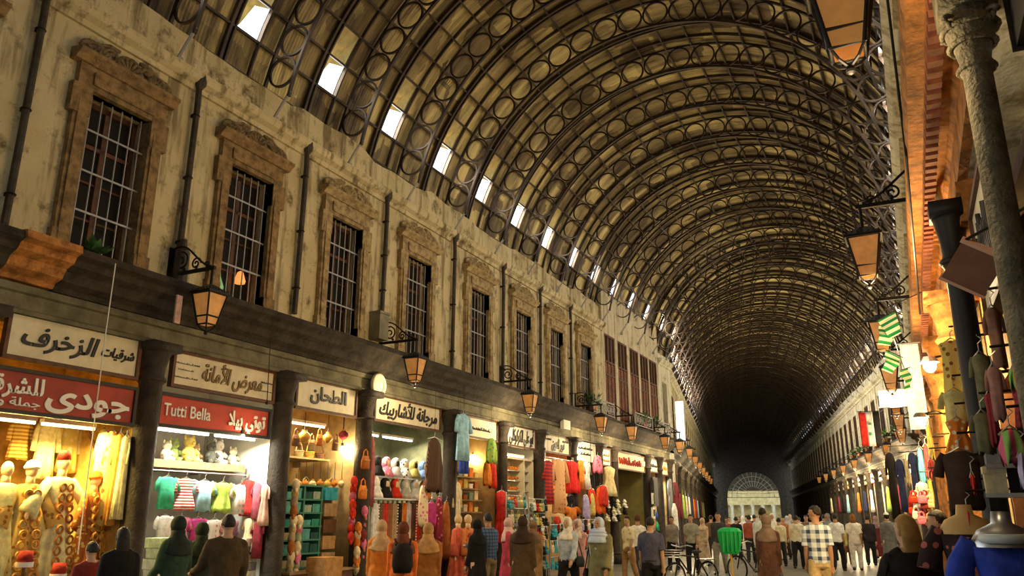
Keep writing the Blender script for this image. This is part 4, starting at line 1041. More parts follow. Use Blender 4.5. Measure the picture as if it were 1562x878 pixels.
# -- red dress shop, then the shop with the bright bulb
shop_box(LN, 22.4, 24.85, 1.6, W_WARM)
shop_lamp(LN, 23.6, .2, 3.3, 1.6, 58, (1, .82, .55), 'strip light over the hanging red dresses')
rail(LN, 22.5, 24.8, -.12, at_l(855, 700, -.12)[1], 'rail of red and orange dresses in front of the shop')
for i, (kd, u0, u1, v0, v1, m, n_) in enumerate([('robe', 829, 843, 702, 768, cloth(C['red'], 'stripe', C['maroon'], 3), 'dull red long robe'), ('robe', 843, 862, 700, 782, cloth((.85, .45, .2), 'dots', C['rust'], 7), 'orange and cream robe with dark dots'), ('dress', 862, 882, 703, 752, cloth((.72, .02, .015)), 'short bright red dress'), ('robe', 882, 890, 702, 746, cloth(C['orange']), 'narrow orange robe'), ('robe', 889, 899, 704, 746, cloth(C['white']), 'white robe'), ('robe', 898, 906, 705, 760, cloth(C['black']), 'black robe')]):
    hang(kd, u0, u1, v0, v1, -.14, m, f'{n_} hung on the street rail under the dotted board', 'dresses on the street rail', sleeve=.4 if kd == 'robe' else 0)
hang('dress', 864, 880, 756, 786, -.1, cloth(C['black']), 'black dress with pale straps hung under the bright red one')
hang('shirt', 864, 880, 774, 792, -.25, cloth(C['orange']), 'small orange top hung lowest beneath the bright red dress')
shop_box(LN, 25.05, 27.3, 1.6, W_WARM)
for i in range(22):
    u = 830+6.5*(i % 11); s, z = at_l(u, 790 if i < 11 else 812, -.2)
    c = [C['white'], C['gold'], C['red'], C['tan'], C['black'], C['cream'], C['olive']][(i*3) % 7]; nm = ['white', 'gold', 'red', 'tan', 'black', 'cream', 'olive'][(i*3) % 7]
    hang('shirt' if i % 2 else 'dress', u-3.2, u+3.4, 787 if i < 11 else 812, 810 if i < 11 else 838, -.2-.05*(i % 2), cloth(c), f'small {nm} garment hung low under the street rail, {ordn(i % 11)} in the {"upper" if i < 11 else "lower"} row', 'small garments under the street rail', hanger=False, cord=0)
bulb(LN @ T(at_l(911, 762, -.3)[0], -.3, at_l(911, 762, -.3)[1]), 'glaring bulb hung among red cloth in front of the pillar', 75, (1, .8, .42), .08, .9)
hang('scarf', 905, 918, 695, 720, -.4, cloth(C['pink'], 'flower', C['red'], 8), 'bunch of red and pink cloth hung under the white board')
hang('dress', 921, 938, 712, 756, -.3, cloth((.72, .58, .28)), 'pale gold gown hung by the narrow board')
for i, (u0, u1, v0, v1, c, n_) in enumerate([(896, 908, 745, 780, C['red'], 'red'), (908, 922, 742, 782, (.75, .12, .02), 'orange red'), (900, 905, 752, 784, C['gold'], 'yellow'), (888, 898, 755, 790, C['lilac'], 'lilac'), (914, 926, 740, 770, C['red'], 'crimson')]):
    hang('scarf', u0, u1, v0, v1, -.35-.03*i, cloth(c), f'{n_} shawl hung around the glaring bulb')
for i in range(11):
    u = 926+8*(i % 4); v = 766+10*(i // 4); s, z = at_l(u, v, -.5)
    plush(LN @ T(s, -.5-.06*(i % 2), z-.2), .11, [cloth(C['white']), cloth((.85, .8, .5)), cloth(C['black'])][(i*2) % 3], f'round {["white", "cream", "black"][(i*2) % 3]} soft toy hung by the bright bulb, {ordn(i)} in the cluster', 'soft toys hung by the bright bulb')
for i in range(8):
    s, z = at_l(872+7*i, 796+3*(i % 3), -.6)
    bag(LN @ T(s, -.55, z), .3, .3, cloth([C['white'], C['pink'], C['lilac'], C['black'], C['red'], C['cream']][i % 6]), f'{["white", "pink", "lilac", "black", "red", "cream"][i % 6]} bag on the low street rack, {ordn(i)} from the left', 'bags on the low street rack')
# -- olive doorway, last shops
shop_box(LN, 29.25, 33.15, 1.6, W_OLIVE)
shop_lamp(LN, 30.0, .3, 3.3, .5, 32, (1, .86, .5), 'short strip light in the corner of the olive doorway')
shop_box(LN, 27.5, 28.95, 1.2, W_WARM)
shop_box(LN, 33.5, 35.05, 1.2, W_WARM); shop_lamp(LN, 34.3, .3, 3.3, .8, 30, (1, .9, .7), 'strip light in the shop right of the dark pillar')
shop_box(LN, 35.25, 36.75, 1.2, W_WARM); shop_lamp(LN, 36.0, .3, 3.2, .8, 30, (1, .9, .7), 'strip light in the last shop of the left row')
tag(MB().box(-.35, .35, -.08, .04, 0, 1.15).box(-.28, .28, -.10, -.08, .1, 1.05).build('notice_case', M_BLACK, None, LN @ T(33.3, -.3, 2.05)), 'dark notice case on the pillar right of the olive doorway', 'notice board')
for i, (u, v) in enumerate([(995, 760), (995, 782)]):
    s, z = at_l(u, v, -.3); t = thing('wall_phone', f'white box on the dark pillar, {"upper" if i == 0 else "lower"} one', 'box', LN @ T(s, -.3, z))
    MB().box(-.14, .14, -.08, 0, -.22, .22).build('body', M_WHITEP, t); MB().box(-.09, .09, -.11, -.08, -.12, .14).build('panel', M_BLACK, t)
for i in range(5):
    s, z = at_l(1004, 728+17*i, .1); bag(LN @ T(s, .1, z), .5, .36, cloth([C['white'], C['green'], C['teal'], C['blue'], C['green']][i]), f'{["white", "green", "teal", "blue", "dark green"][i]} bundle in the narrow shop window, {ordn(i)} from the top', 'bundles in the narrow window')
hang('robe', 1026, 1032, 735, 790, -.1, cloth(C['maroon']), 'maroon robe hung in the last shop of the left row')
hang('robe', 1019, 1025, 730, 790, -.1, cloth(C['grey']), 'grey robe hung in the last shop of the left row')
tag(MB().lathe([(.05, 0), (.16, .4), (.13, 1.2), (.05, 1.5)], n=12).build('rolled_awning', cloth(C['white']), None, LN @ T(at_l(1030, 800, -.4)[0], -.4, .7)), 'upright white roll at the last shop of the left row', 'roll')
# plants and railings over the ledge of the tall-window building
def leafy(M, r, n, label, cat='plant', seed=0, pot=True):
    rn = random.Random(seed); t = thing('potted_plant', label, cat, M)
    if pot: MB().lathe([(.12, 0), (.17, .22), (.19, .26), (.15, .25)], n=12).build('pot', cloth((.3, .12, .06)), t)
    b = MB()
    for k in range(n):
        a = rn.random()*6.28; e = rn.uniform(-.2, 1.2); L = r*rn.uniform(.5, 1.1); d = Vector((math.cos(a)*math.cos(e), math.sin(a)*math.cos(e), math.sin(e)))
        q = Vector((0, 0, .24 if pot else 0)) + d*L; w = d.cross(Vector((0, 0, 1))).normalized()*.05
        b.v += [tuple(q-d*.09), tuple(q+w), tuple(q+d*.11), tuple(q-w)]; k0 = len(b.v)-4; b.f.append((k0, k0+1, k0+2, k0+3))
        if k % 4 == 0: b.tube([(0, 0, .1), tuple(q)], .006, 4)
    b.build('leaves', M_LEAF, t); return t
leafy(LN @ T(6.85, -.3, 5.05), .24, 26, 'small green plant sprouting on the ledge under the nearest window', pot=False, seed=1)
for i, s in enumerate([26.0, 31.8, 33.4]): leafy(LN @ T(s, -.4, 5.08), .45, 80, f'bushy plant on the ledge below the brown windows, {ordn(i)} from the left', seed=i+2)
def railing(M, w, label):
    t = thing('balcony_railing', label, 'railing', M, 'scrolled balcony railings')
    MB().box(-w/2, w/2, -.02, .02, .5, .54).box(-w/2, w/2, -.02, .02, .04, .08).box(-w/2, -w/2+.04, -.02, .02, 0, .6).box(w/2-.04, w/2, -.02, .02, 0, .6).build('rail', M_BAR, t)
    b = MB()
    for k in range(int(w/.36)):
        x = -w/2+.2+.36*k; b.torus((x, 0, .29), .15, .018, 'y', 18, 5); b.torus((x, 0, .29), .07, .014, 'y', 14, 5)
    b.build('scrollwork', M_BAR, t)
railing(LN @ T(26.9, -.5, 5.05), 2.2, 'iron balcony railing on the ledge left of the brown windows')
railing(LN @ T(31.6, -.52, 5.05), 2.4, 'scrolled pale railing on the ledge under the brown windows, left')
railing(LN @ T(34.4, -.52, 5.05), 2.4, 'scrolled pale railing on the ledge under the brown windows, right')
tag(MB().tube([(0, -.62, 4.95), (0, -.62, 4.0), (0, -.64, 3.0), (.02, -.66, 1.2)], .008, 5).build('hanging_cable', M_WHITEP, None, LN @ T(6.95, 0, 0)), 'thin pale cable hanging from the ledge in front of the gold-lit shop', 'cable')
tag(MB().tube([(0, -.64, 4.9), (0, -.64, 4.2), (.01, -.66, 3.45)], .007, 5).ball((.01, -.66, 3.43), .03, 8, 6).build('hanging_cable', M_BLACK, None, LN @ T(10.0, 0, 0)), 'thin dark cable hanging in front of the white-lit shop', 'cable')
tag(MB().box(-.05, .05, -.03, 0, 0, .42).build('cloth_ribbon', cloth((.75, .5, .45)), None, LN @ T(8.05, -.62, 4.35)), 'narrow pale ribbon hanging from the ledge left of the nearest lantern', 'ribbon')
# ------------------------------------------------------------------ right side, close to the viewpoint
def on_y(u, v, Y):
    d = ray(u, v); t = Y/d.y; return Vector((d.x*t, Y, EYE+d.z*t))
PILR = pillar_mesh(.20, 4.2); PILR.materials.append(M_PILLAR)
PIL_GLOW = pillar_mesh(.20, 4.2); PIL_GLOW.materials.append(M_ORANGE)  # orange puts the lamp glow into these pillars' colour
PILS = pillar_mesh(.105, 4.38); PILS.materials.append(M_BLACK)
colr = pillar_mesh(.15, 4.35); colr.materials.append(M_COLUMN)
ck = MB().lathe([(.12, 0), (.12, .3), (.09, .4), (.078, .5), (.075, 4.02), (.09, 4.05), (.09, 4.08), (.08, 4.11), (.095, 4.19), (.13, 4.29), (.135, 4.35), (.12, 4.37), (.14, 4.43)], n=20).box(-.15, .15, -.15, .15, 4.41, 4.86)
for q in (4.06, 4.21, 4.31): ck.torus((0, 0, q), .09+.25*max(0, q-4.1), .016, 'z', 20, 6)
for k in range(4):
    ck.tube([tuple((RZ(45+90*k) @ Vector((.14+.045*math.cos(6.3*i/14)*(1-i/20), 0, 4.33+.045*math.sin(6.3*i/14)*(1-i/20))))) for i in range(15)], .018, 5)
struct(ck.build('pillar', M_COLUMN, None, T(.60, 4.72, 0), True))
for s in (7.85, 10.6, 13.35, 16.1, 18.85, 21.6, 24.35, 27.1, 29.85, 32.6, 35.35): struct(link(PILS if s < 9 else PIL_GLOW if s < 23 else PILR, 'pillar', None, None, RN @ T(-s, -.17 if s < 9 else -.08, 0)))
for i in range(-1, 13):
    s = 5.15+2.72*i
    shop_box(RN, -s-2.6, -s-.1, 1.5, M_SHOPWALL if i > 1 else M_WOOD, d0=.2)
struct(MB().box(-9.9, -8.1, .15, .3, 2.9, 4.5).build('wall_panel', M_ORANGE, None, RN));  # panel's orange carries the glow of the nearby lamps
# glowing bulbs on brackets
def bracket_bulb(M, label, power):
    t = thing('wall_lamp', label, 'lamp', M)
    MB().box(-.05, .05, .36, .39, -.08, .08).tube([(0, .38, 0), (0, .2, .08), (0, 0, .05)], .014, 6).build('arm', M_IRON, t)
    MB().lathe([(.03, .03), (.06, .07), (.10, .02), (.11, 0)], n=14).build('lamp_shade', M_STEEL, t)
    MB().ball((0, 0, -.03), (.07, .07, .08)).build('bulb', M_BULB, t)
    l = bpy.data.lights.new('bulb_light', 'POINT'); l.energy = power; l.color = (1, .66, .24); l.shadow_soft_size = .09
    o = bpy.data.objects.new('bulb_light', l); COL.objects.link(o); o.matrix_world = M @ T(0, -.02, -.14)
bracket_bulb(RN @ T(-10.2, -.42, on_y(1420, 553, 10.2).z), 'glaring yellow lamp on the orange-lit wall of the right row, upper one', 330)
bracket_bulb(RN @ T(-12.6, -.55, on_y(1408, 637, 12.6).z), 'glaring yellow lamp by the hanging scarves of the right row, lower one', 300)
def hang_r(kind, u0, u1, v0, v1, Y, m, label, turn=0, group=None, **k):
    a = on_y(u0, v0, Y); b = on_y(u1, v0, Y); c = on_y((u0+u1)/2, v1, Y)
    w = abs(b.x-a.x); p = on_y((u0+u1)/2, v0, Y)
    if p.x < .9: k.setdefault('arm', .97-p.x)
    return garment(T(p.x, p.y, p.z+.06) @ RZ(turn), kind, w, p.z-c.z, m, label, {'dress': 'dress', 'shirt': 'shirt', 'robe': 'robe', 'scarf': 'scarf', 'trousers': 'trousers'}[kind], group, seed=int(u0+v0), **k)
hang_r('robe', 1430, 1470, 520, 600, 8.6, cloth((.80, .62, .18), 'flower', (.30, .12, .02), 16), 'yellow patterned robe hung highest beside the glaring lamp', sleeve=0)
hang_r('shirt', 1436, 1474, 596, 645, 8.3, cloth((.78, .72, .30)), 'pale yellow blouse hung beside the glaring lamp', sleeve=.5)
hang_r('dress', 1440, 1478, 640, 692, 8.0, cloth(C['orange'], 'flower', C['cream'], 18), 'orange and white patterned skirt hung below the yellow blouse', sleeve=0)
hang_r('shirt', 1434, 1492, 688, 775, 7.2, cloth((.07, .045, .03)), 'dark brown shirt with breast pockets hung above the flowered bust', sleeve=.4)
hang_r('trousers', 1442, 1482, 760, 800, 7.3, cloth(C['black']), 'black trousers hung under the dark brown shirt')
hang_r('scarf', 1478, 1486, 722, 745, 7.1, cloth(C['red']), 'small red tag of cloth beside the dark brown shirt')
hang_r('scarf', 1470, 1480, 778, 800, 7.0, cloth((.6, .05, .05)), 'small red cloth under the dark brown shirt')
for i, (u0, u1, v0, v1, Y, kd, m, n_) in enumerate([(1500, 1524, 470, 560, 6.3, 'shirt', cloth((.32, .16, .10)), 'rosy brown shirt'), (1522, 1545, 440, 680, 6.0, 'scarf', cloth(C['lilac'], 'dots', (.3, .25, .5), 9), 'long lilac scarf'), (1480, 1508, 540, 620, 6.6, 'shirt', cloth(C['olive']), 'olive green shirt'),
        (1503, 1525, 560, 640, 6.2, 'shirt', cloth((.35, .17, .14)), 'dusty pink shirt'), (1538, 1562, 580, 668, 5.9, 'dress', cloth(C['maroon'], 'plaid', (.12, .01, .02), 22), 'maroon checked dress'), (1536, 1556, 562, 586, 5.7, 'scarf', cloth((.15, .45, .1), 'vstripe', (.75, .30, .02), 6), 'green and orange striped scarf'),
        (1482, 1512, 630, 690, 6.5, 'shirt', cloth((.16, .15, .08)), 'dull olive tunic'), (1518, 1562, 655, 700, 5.8, 'scarf', cloth((.2, .4, .1), 'vstripe', (.6, .12, .2), 5), 'rainbow striped shawl'), (1500, 1516, 600, 680, 6.4, 'robe', cloth(C['maroon']), 'narrow maroon robe'), (1548, 1566, 690, 735, 5.75, 'scarf', cloth(C['lilac']), 'short lilac cloth')]):
    hang_r(kd, u0, u1, v0, v1, Y, m, f'{n_} hung in the dark stall between the two near pillars', group='clothes in the dark stall', sleeve=.4 if kd == 'shirt' else 0)
# shelves with boxes in the dark stall
for j, v in enumerate((708, 752)):
    p = on_y(1503, v, 6.9)
    t = thing('wall_shelf', f'{"upper" if j == 0 else "lower"} steel shelf at the back of the dark stall', 'shelf', T(p.x+.45, p.y, p.z))
    MB().box(-.45, .6, -.05, .25, -.03, 0).build('shelf_board', M_STEEL, t)
    for q in (-.42, .5): MB().box(q, q+.04, .2, .25, -.2, -.03).build('bracket', M_BLACK, t)
    for i in range(6):
        carton(T(p.x+.08+.16*i, p.y+.08, p.z), .14, .16, .14+.05*((i+j) % 3), cloth([C['grey'], C['cream'], C['black'], (.35, .3, .25)][(i+j) % 4]), f'small box on the {"upper" if j == 0 else "lower"} steel shelf, {ordn(i)} from the left', 'boxes on the steel shelves')
p = on_y(1535, 790, 6.8); counter(T(p.x+.25, p.y-.1, 0), -.5, .6, -.2, .35, 1.25, M_WOOD, 'dark wooden stall counter below the steel shelves')
# flowered bust and blue garment
def bust(u, v, Y, H, m, skin, label, collar=None, turn=0):
    p = on_y(u, v, Y); t = thing('dress_form', label, 'mannequin', T(p.x, p.y, 0) @ RZ(turn)); z = p.z
    MB().ell([(0, 0, z-.62, .15, .11), (0, 0, z-.42, .13, .095), (0, 0, z-.26, .16, .12), (0, 0, z-.12, .185, .10), (0, 0, z-.05, .14, .08), (0, 0, z-.01, .06, .055), (0, 0, z+.06, .05, .05)], 20).build('torso', skin, t, None, True)
    rows = []
    for q, rx, ry in ((-.95, .22, .17), (-.62, .18, .135), (-.42, .14, .105), (-.26, .17, .13), (-.15, .195, .115), (-.10, .185, .10)):
        rows.append([(rx*math.cos(2*math.pi*k/32)*(1+.03*math.sin(k*1.2)), ry*math.sin(2*math.pi*k/32)*(1+.03*math.sin(k*1.2)), z+q - (.11*max(0, -math.sin(2*math.pi*k/32)) if q > -.14 else 0)) for k in range(32)])
    MB().quad_grid(rows, True, False).build('dress', m, t, None, True)
    for s in (-1, 1): MB().tube([(s*.17, 0, z-.12), (s*.25, -.01, z-.25), (s*.28, -.03, z-.40)], [.07, .075, .09], 10, True, .7).build('sleeve', m, t, None, True)
    if collar is not None: MB().torus((0, -.02, z-.10), .12, .03, 'z', 20, 7).build('collar', collar, t, None, True)
    MB().lathe([(.2, 0), (.2, .02), (.03, .05), (.025, z-.6)], n=14).build('stand', M_STEEL, t)
    return t
bust(1471, 782, 7.0, 1.4, cloth((.035, .02, .02), 'flower', (.40, .12, .10), 12), mat('tan_plastic', (.62, .38, .14), .5), 'headless dress form with a tan chest in a black flowered dress')
bust(1527, 795, 5.9, 1.4, cloth((.03, .06, .40)), M_STEEL, 'headless dress form in a shiny blue wrap with a pale collar', mat('pale_collar', (.5, .55, .55), .5))
tag(MB().ell([(0, 0, 0, .28, .24), (0, 0, .6, .30, .26), (0, 0, 1.15, .22, .2), (0, 0, 1.35, .1, .1), (0, 0, 1.45, .07, .07)], 20).build('shoulder_bundle', cloth((.13, .13, .15)), None, T(.56, 5.0, 0), True), 'grey bundle standing in for a shoulder at the dark stall edge', 'bundle')  # bundle shape stands in for a person's shoulder
# a board hung obliquely under the near column, sign boxes, black junction box
t = thing('hanging_board', 'reddish brown square board hung obliquely beneath the near column', 'board', T(*on_y(1485, 408, 5.9)) @ RZ(-20) @ RX(35) @ RY(42))
MB().box(-.14, .14, -.03, .03, -.14, .14).build('panel', mat('reddish_board', (.17, .08, .05), .7, var=.3), t); MB().box(-.15, .15, -.035, .035, .14, .16).box(-.15, .15, -.035, .035, -.16, -.14).build('edge_strip', mat('pale_edge', (.5, .3, .22), .6), t)
MB().tube([(-.13, 0, .15), (.1, .1, .5)], .01, 6).tube([(.13, 0, .15), (.3, .05, .4)], .01, 6).build('wire', M_IRON, t)
t = thing('projecting_sign', 'dark projecting sign box high at the right edge with a thin pale rim', 'sign', RN @ T(-4.35, .10, 4.55))
MB().box(-.28, .28, -.06, .30, -.45, .7).build('box', M_BLACK, t); MB().box(-.3, -.28, -.08, .32, -.47, .72).box(.28, .3, -.08, .32, -.47, .72).build('box_rim', M_PILLAR, t)
t = thing('carved_panel', 'tall cream panel with dark carved script behind the near column', 'sign', RN @ T(-6.6, -.03, 3.62) @ Matrix.Diagonal((.8, 1, 1, 1)))
MB().box(-1.05, 1.05, 0, .06, -.42, .45).build('board', M_BOARD, t); MB().box(-1.1, 1.1, -.03, .06, .45, .5).box(-1.1, 1.1, -.03, .06, -.47, -.42).box(-1.1, -1.05, -.03, .06, -.42, .45).box(1.05, 1.1, -.03, .06, -.42, .45).build('board_frame', M_WOOD, t)
b = MB(); rn = random.Random(3)
for k in range(16):
    x = -.92+.12*k; b.tube([(x, -.015, rn.uniform(-.1, .3)), (x+.05, -.015, -.2), (x+.12, -.015, -.12), (x+.15, -.015, rn.uniform(0, .3))], .022, 6)
b.build('lettering', M_BLACK, t)
tag(MB().tube([(0, -.18, 4.9), (.02, -.16, 4.0), (.0, -.16, 2.4), (0, -.16, .6)], .035, 8).build('drainpipe', mat('pale_pipe', (.62, .50, .22), .6, var=.4), None, RN @ T(-8.6, 0, 0)), 'pale yellow drainpipe between the near column and the orange-lit wall', 'pipe')
tag(MB().tube([(0, -.5, 8.5), (-.6, -.46, 6.2), (-2.2, -.44, 4.9), (-5, -.43, 4.0)], .012, 5).build('cable', M_BLACK, None, RN @ T(-5.6, 0, 0)), 'black cable sagging along the orange cornice of the right row', 'cable')
# scarves and small goods under the lower lamp, along the right row
for i, (u0, u1, v0, v1, Y, c, n_, kd) in enumerate([(1396, 1408, 682, 738, 13.5, (.10, .48, .65), 'turquoise', 'scarf'), (1406, 1416, 678, 730, 13.2, C['maroon'], 'maroon', 'scarf'), (1398, 1412, 735, 780, 12.6, (.75, .78, .62), 'pale', 'shirt'), (1410, 1420, 648, 700, 12.2, C['gold'], 'yellow', 'scarf'), (1412, 1422, 730, 770, 11.8, (.65, .65, .15), 'yellow-green', 'scarf'), (1385, 1395, 690, 760, 17, C['navy'], 'navy', 'robe'), (1350, 1362, 690, 790, 20, C['black'], 'black', 'robe'), (1366, 1376, 700, 780, 19, C['navy'], 'dark blue', 'robe'), (1378, 1386, 700, 740, 18, C['cream'], 'cream', 'scarf'), (1414, 1424, 700, 720, 12, C['maroon'], 'dark red', 'scarf')]):
    hang_r(kd, u0, u1, v0, v1, Y, cloth(c), f'{n_} {"scarf" if kd == "scarf" else "garment"} hung on the right row beyond the glaring lamps', sleeve=.3 if kd in ('shirt', 'robe') else 0)
for i in range(26):
    rn = random.Random(i); u = 1390+6.5*(i % 5)+rn.random()*3; v = 752+8.5*(i//5)+rn.random()*3; p = on_y(u, v, 11.5+rn.random()*.4)
    bag(T(p.x, p.y, p.z), .11, .10, cloth([C['red'], C['white'], C['pink'], C['maroon'], C['cream']][i % 5]), f'tiny {["red", "white", "pink", "maroon", "cream"][i % 5]} purse, {ordn(i % 5)} in the {ordn(i//5)} row hung beneath the lower lamp', 'tiny purses beneath the lower lamp')
p = on_y(1408, 845, 11.0)
t = thing('folding_stool', 'stool draped with a white checked cloth behind the dark-coated person', 'stool', T(p.x, p.y, 0))
MB().box(-.2, .2, -.2, .2, .55, .6).build('seat', M_WOOD, t); MB().lathe([(.30, .3), (.26, .5), (.25, .62), (0, .63)], n=16).build('cloth_cover', cloth(C['white'], 'plaid', (.4, .3, .3), 14), t)
for sx in (-1, 1):
    for sy in (-1, 1): MB().tube([(sx*.15, sy*.15, .55), (sx*.18, sy*.18, 0)], .018, 6).build('leg', M_WOOD, t)
# strip lights of the right row, pale signs
for i, s in enumerate([14.7, 17.4, 20.2, 22.9, 25.6, 28.3, 31.2, 33.9]):
    shop_lamp(RN, -s, .3, 3.4, 1.2, 22, (1, .86, .6), f'strip light in the right row of shops, {ordn(i)} beyond the lower lamp')
for i, s in enumerate([14.7, 17.4, 20.1, 22.9, 25.6, 28.3, 31.1, 33.9]):
    board(RN, -s-1.0, -s+1.0, 3.55, 4.05, M_BOARD, f'cream shop board of the right row, {ordn(i)} beyond the lower lamp', [(None, M_BLACK, 0, 0, .55, .7)])
# flags, bunting, white sign, strip standing in for glare
def flag(M, w, h, bands, label, cat='flag', star=None, vertical=True):
    t = thing('flag', label, cat, M); n = len(bands)
    for k, m in enumerate(bands):
        rows = []
        for i in range(9):
            z = -h*i/8
            rows.append([(w*(k+j/6)/n-w/2, .04*math.sin(5*(k+j/6)/n+1.2*i/8)+.006, z) for j in range(7)] + [(w*(k+(6-j)/6)/n-w/2, .04*math.sin(5*(k+(6-j)/6)/n+1.2*i/8)-.006, z) for j in range(7)])
        MB().quad_grid(rows, True, True).build('band', m, t, None, True)
    MB().tube([(-w/2-.05, 0, .02), (w/2+.05, 0, .02)], .015, 6).build('flag_rod', M_BLACK, t)
    if star:
        for zz in (-h*.35, -h*.65):
            p = [(.055*(1 if q % 2 == 0 else .4)*math.sin(q*math.pi/5), .055*(1 if q % 2 == 0 else .4)*math.cos(q*math.pi/5)) for q in range(10)]
            s = MB(); s.v = [(x, -.06, zz+z) for x, z in p]+[(x, .06, zz+z) for x, z in p]; s.f = [tuple(range(10)), tuple(range(10, 20))[::-1]]+[(i, (i+1) % 10, 10+(i+1) % 10, 10+i) for i in range(10)]
            s.build('star', star, t)
    return t
def on_rf(u, v, d):                                 # the far right facade beyond the bend
    inv = BEND.inverted(); o = inv @ Vector((0, 0, EYE)); dd = inv.to_3x3() @ ray(u, v)
    t_ = (RX_+d-o.x)/dd.x; q = o+dd*t_; return q.y, q.z
p = on_y(1325, 628, 30.0)
flag(T(p.x, p.y, p.z) @ RZ(8), .64, 1.15, [cloth((.55, .03, .02)), cloth(C['white']), cloth(C['black'])], 'red, white and black flag with green stars hung from the right facade', star=cloth(C['green']))
for i, (u, v) in enumerate([(1352, 482), (1356, 496), (1364, 540), (1381, 563), (1352, 508)]):
    p = on_y(u, v, 13.0+.5*i); t = thing('bunting_flag', f'green and white striped bunting flag by the right lanterns, {["topmost", "second from the top", "fourth from the top", "lowest", "third from the top"][i]}', 'flag', T(p.x, p.y, p.z) @ RZ(20*i) @ RY([-25, 10, 20, -15, 30][i]), 'striped bunting flags')
    MB().quad_grid([[(-.14, .03*math.sin(q), -.04*q), (.14-.012*q, .03*math.sin(q+1), -.04*q), (.14-.012*q, .01+.03*math.sin(q+1), -.04*q), (-.14, .01+.03*math.sin(q), -.04*q)] for q in range(9)], True, True).build('cloth', cloth((.75, .82, .68), 'stripe', (.02, .28, .10), 3.4), t)
    MB().tube([(-.16, 0, .01), (.16, 0, .01)], .008, 5).build('string', M_BLACK, t)
a_ = on_y(1350, 470, 13.0); b_ = on_y(1384, 575, 16.0)
tag(MB().tube([a_, a_.lerp(b_, .33)-Vector((0, 0, .06)), a_.lerp(b_, .66)-Vector((0, 0, .06)), b_, Vector((RX_, 16.4, b_.z+.1))], .008, 5).tube([a_, Vector((RX_, 13.0, a_.z+.3))], .008, 5).build('bunting_string', M_BLACK), 'black string carrying the green and white striped bunting flags', 'string')
p = on_y(1366, 607, 21.0)
t = thing('white_sign', 'white blank sign box projecting above the scroll bracket on the right', 'sign', T(p.x, p.y, p.z))
MB().box(-.36, .36, -.08, .08, -.19, .19).build('box', mat('white_light_box', (.85, .92, .78), .5, emit=.5), t); MB().box(-.38, .38, -.09, .09, -.21, -.19).box(-.38, .38, -.09, .09, .19, .21).build('box_rim', M_STEEL, t)
MB().tube([(.36, 0, .1), (RX_-p.x, 0, .1)], .02, 6).build('wall_arm', M_IRON, t)
p = on_y(1383, 525, 16.0)
t = thing('glare_strip', 'tall pale green-white strip standing in for glare on the right facade', 'glare_strip', T(p.x+.02, p.y, p.z))  # pale cloth stands in for glare on the facade
MB().quad_grid([[(-.14, .015*math.sin(q), -.17*q), (.16, .015*math.sin(q+1), -.17*q), (.16, .01+.015*math.sin(q+1), -.17*q), (-.14, .01+.015*math.sin(q), -.17*q)] for q in range(10)], True, True).build('cloth', cloth((.75, .9, .82)), t); MB().tube([(-.2, 0, .02), (.2, 0, .02)], .015, 6).build('rod', M_STEEL, t)
tag(MB().box(-.02, .02, -.2, .2, -.95, .95).build('daylight_gap_board', mat('daylight_board', (.8, .9, .95), .5, emit=.9), None, LN @ T(38.7, -.2, 6.1)), 'glowing pale board standing in for daylight where the left row ends', 'sign')  # emissive board added in place of the bright daylight gap
# ------------------------------------------------------------------ beyond the bend
def far_facade(M, sgn, n, name, m):
    S0 = 0.4 if sgn > 0 else 0.2
    PT = 2.5; wins = [sgn*(S0+1.4+PT*i) for i in range(n)]
    a, b_ = (S0, S0+PT*n+.4) if sgn > 0 else (-S0-PT*n-.4, -S0)
    if sgn > 0: a, b_ = a+1.2, b_; wins = wins[1:]
    upper_wall(M, name, a, b_, wins, 1.3, 5.2, 7.9, m)
    rough_parapet(M, a, b_, M_PLASTER2, 1.2)
    run(M, 'trim_coping', [(y*1.5, z) for y, z in COPING], a, b_, M_PLASTER2)
    run(M, 'trim_ledge', LEDGE, a, b_, M_LEDGE); run(M, 'trim_frieze', FRIEZE, a, b_, M_FRIEZE)
    fm = MB().box(-.65, -.60, -.01, .06, 5.2, 7.9).box(.60, .65, -.01, .06, 5.2, 7.9).box(-.02, .02, .0, .06, 5.2, 7.9).box(-.65, .65, .0, .06, 7.0, 7.06).box(-.65, .65, -.01, .06, 7.84, 7.9).mesh('sash'); fm.materials.append(M_WOOD)
    pm = MB().box(-.65, .65, .03, .05, 5.2, 7.9).mesh('pane'); pm.materials.append(mat('warm_dark_glass', (.035, .022, .012), .4, spec=.1))
    pl = MB().box(-.17, .17, -.045, 0, 5.05, 8.46).box(-.20, .20, -.06, 0, 8.2, 8.46).box(-.20, .20, -.06, 0, 5.05, 5.25).mesh('pilaster'); pl.materials.append(M_PLASTER2)
    for w in wins:
        NW[0] += 1; t = bpy.data.objects.new(f'window_{NW[0]}', None); COL.objects.link(t); t.matrix_world = M @ T(w, 0, 0); struct(t)
        link(fm, 'sash', None, t); link(pm, 'pane', None, t)
        struct(link(pl, 'trim_pilaster', None, None, M @ T(w-PT/2, 0, 0)))
    return a, b_
a, b_ = far_facade(LF, 1, 34, 'wall_left', M_PLASTER)
a2, b2 = far_facade(RF, -1, 34, 'wall_right', M_PLASTER2)
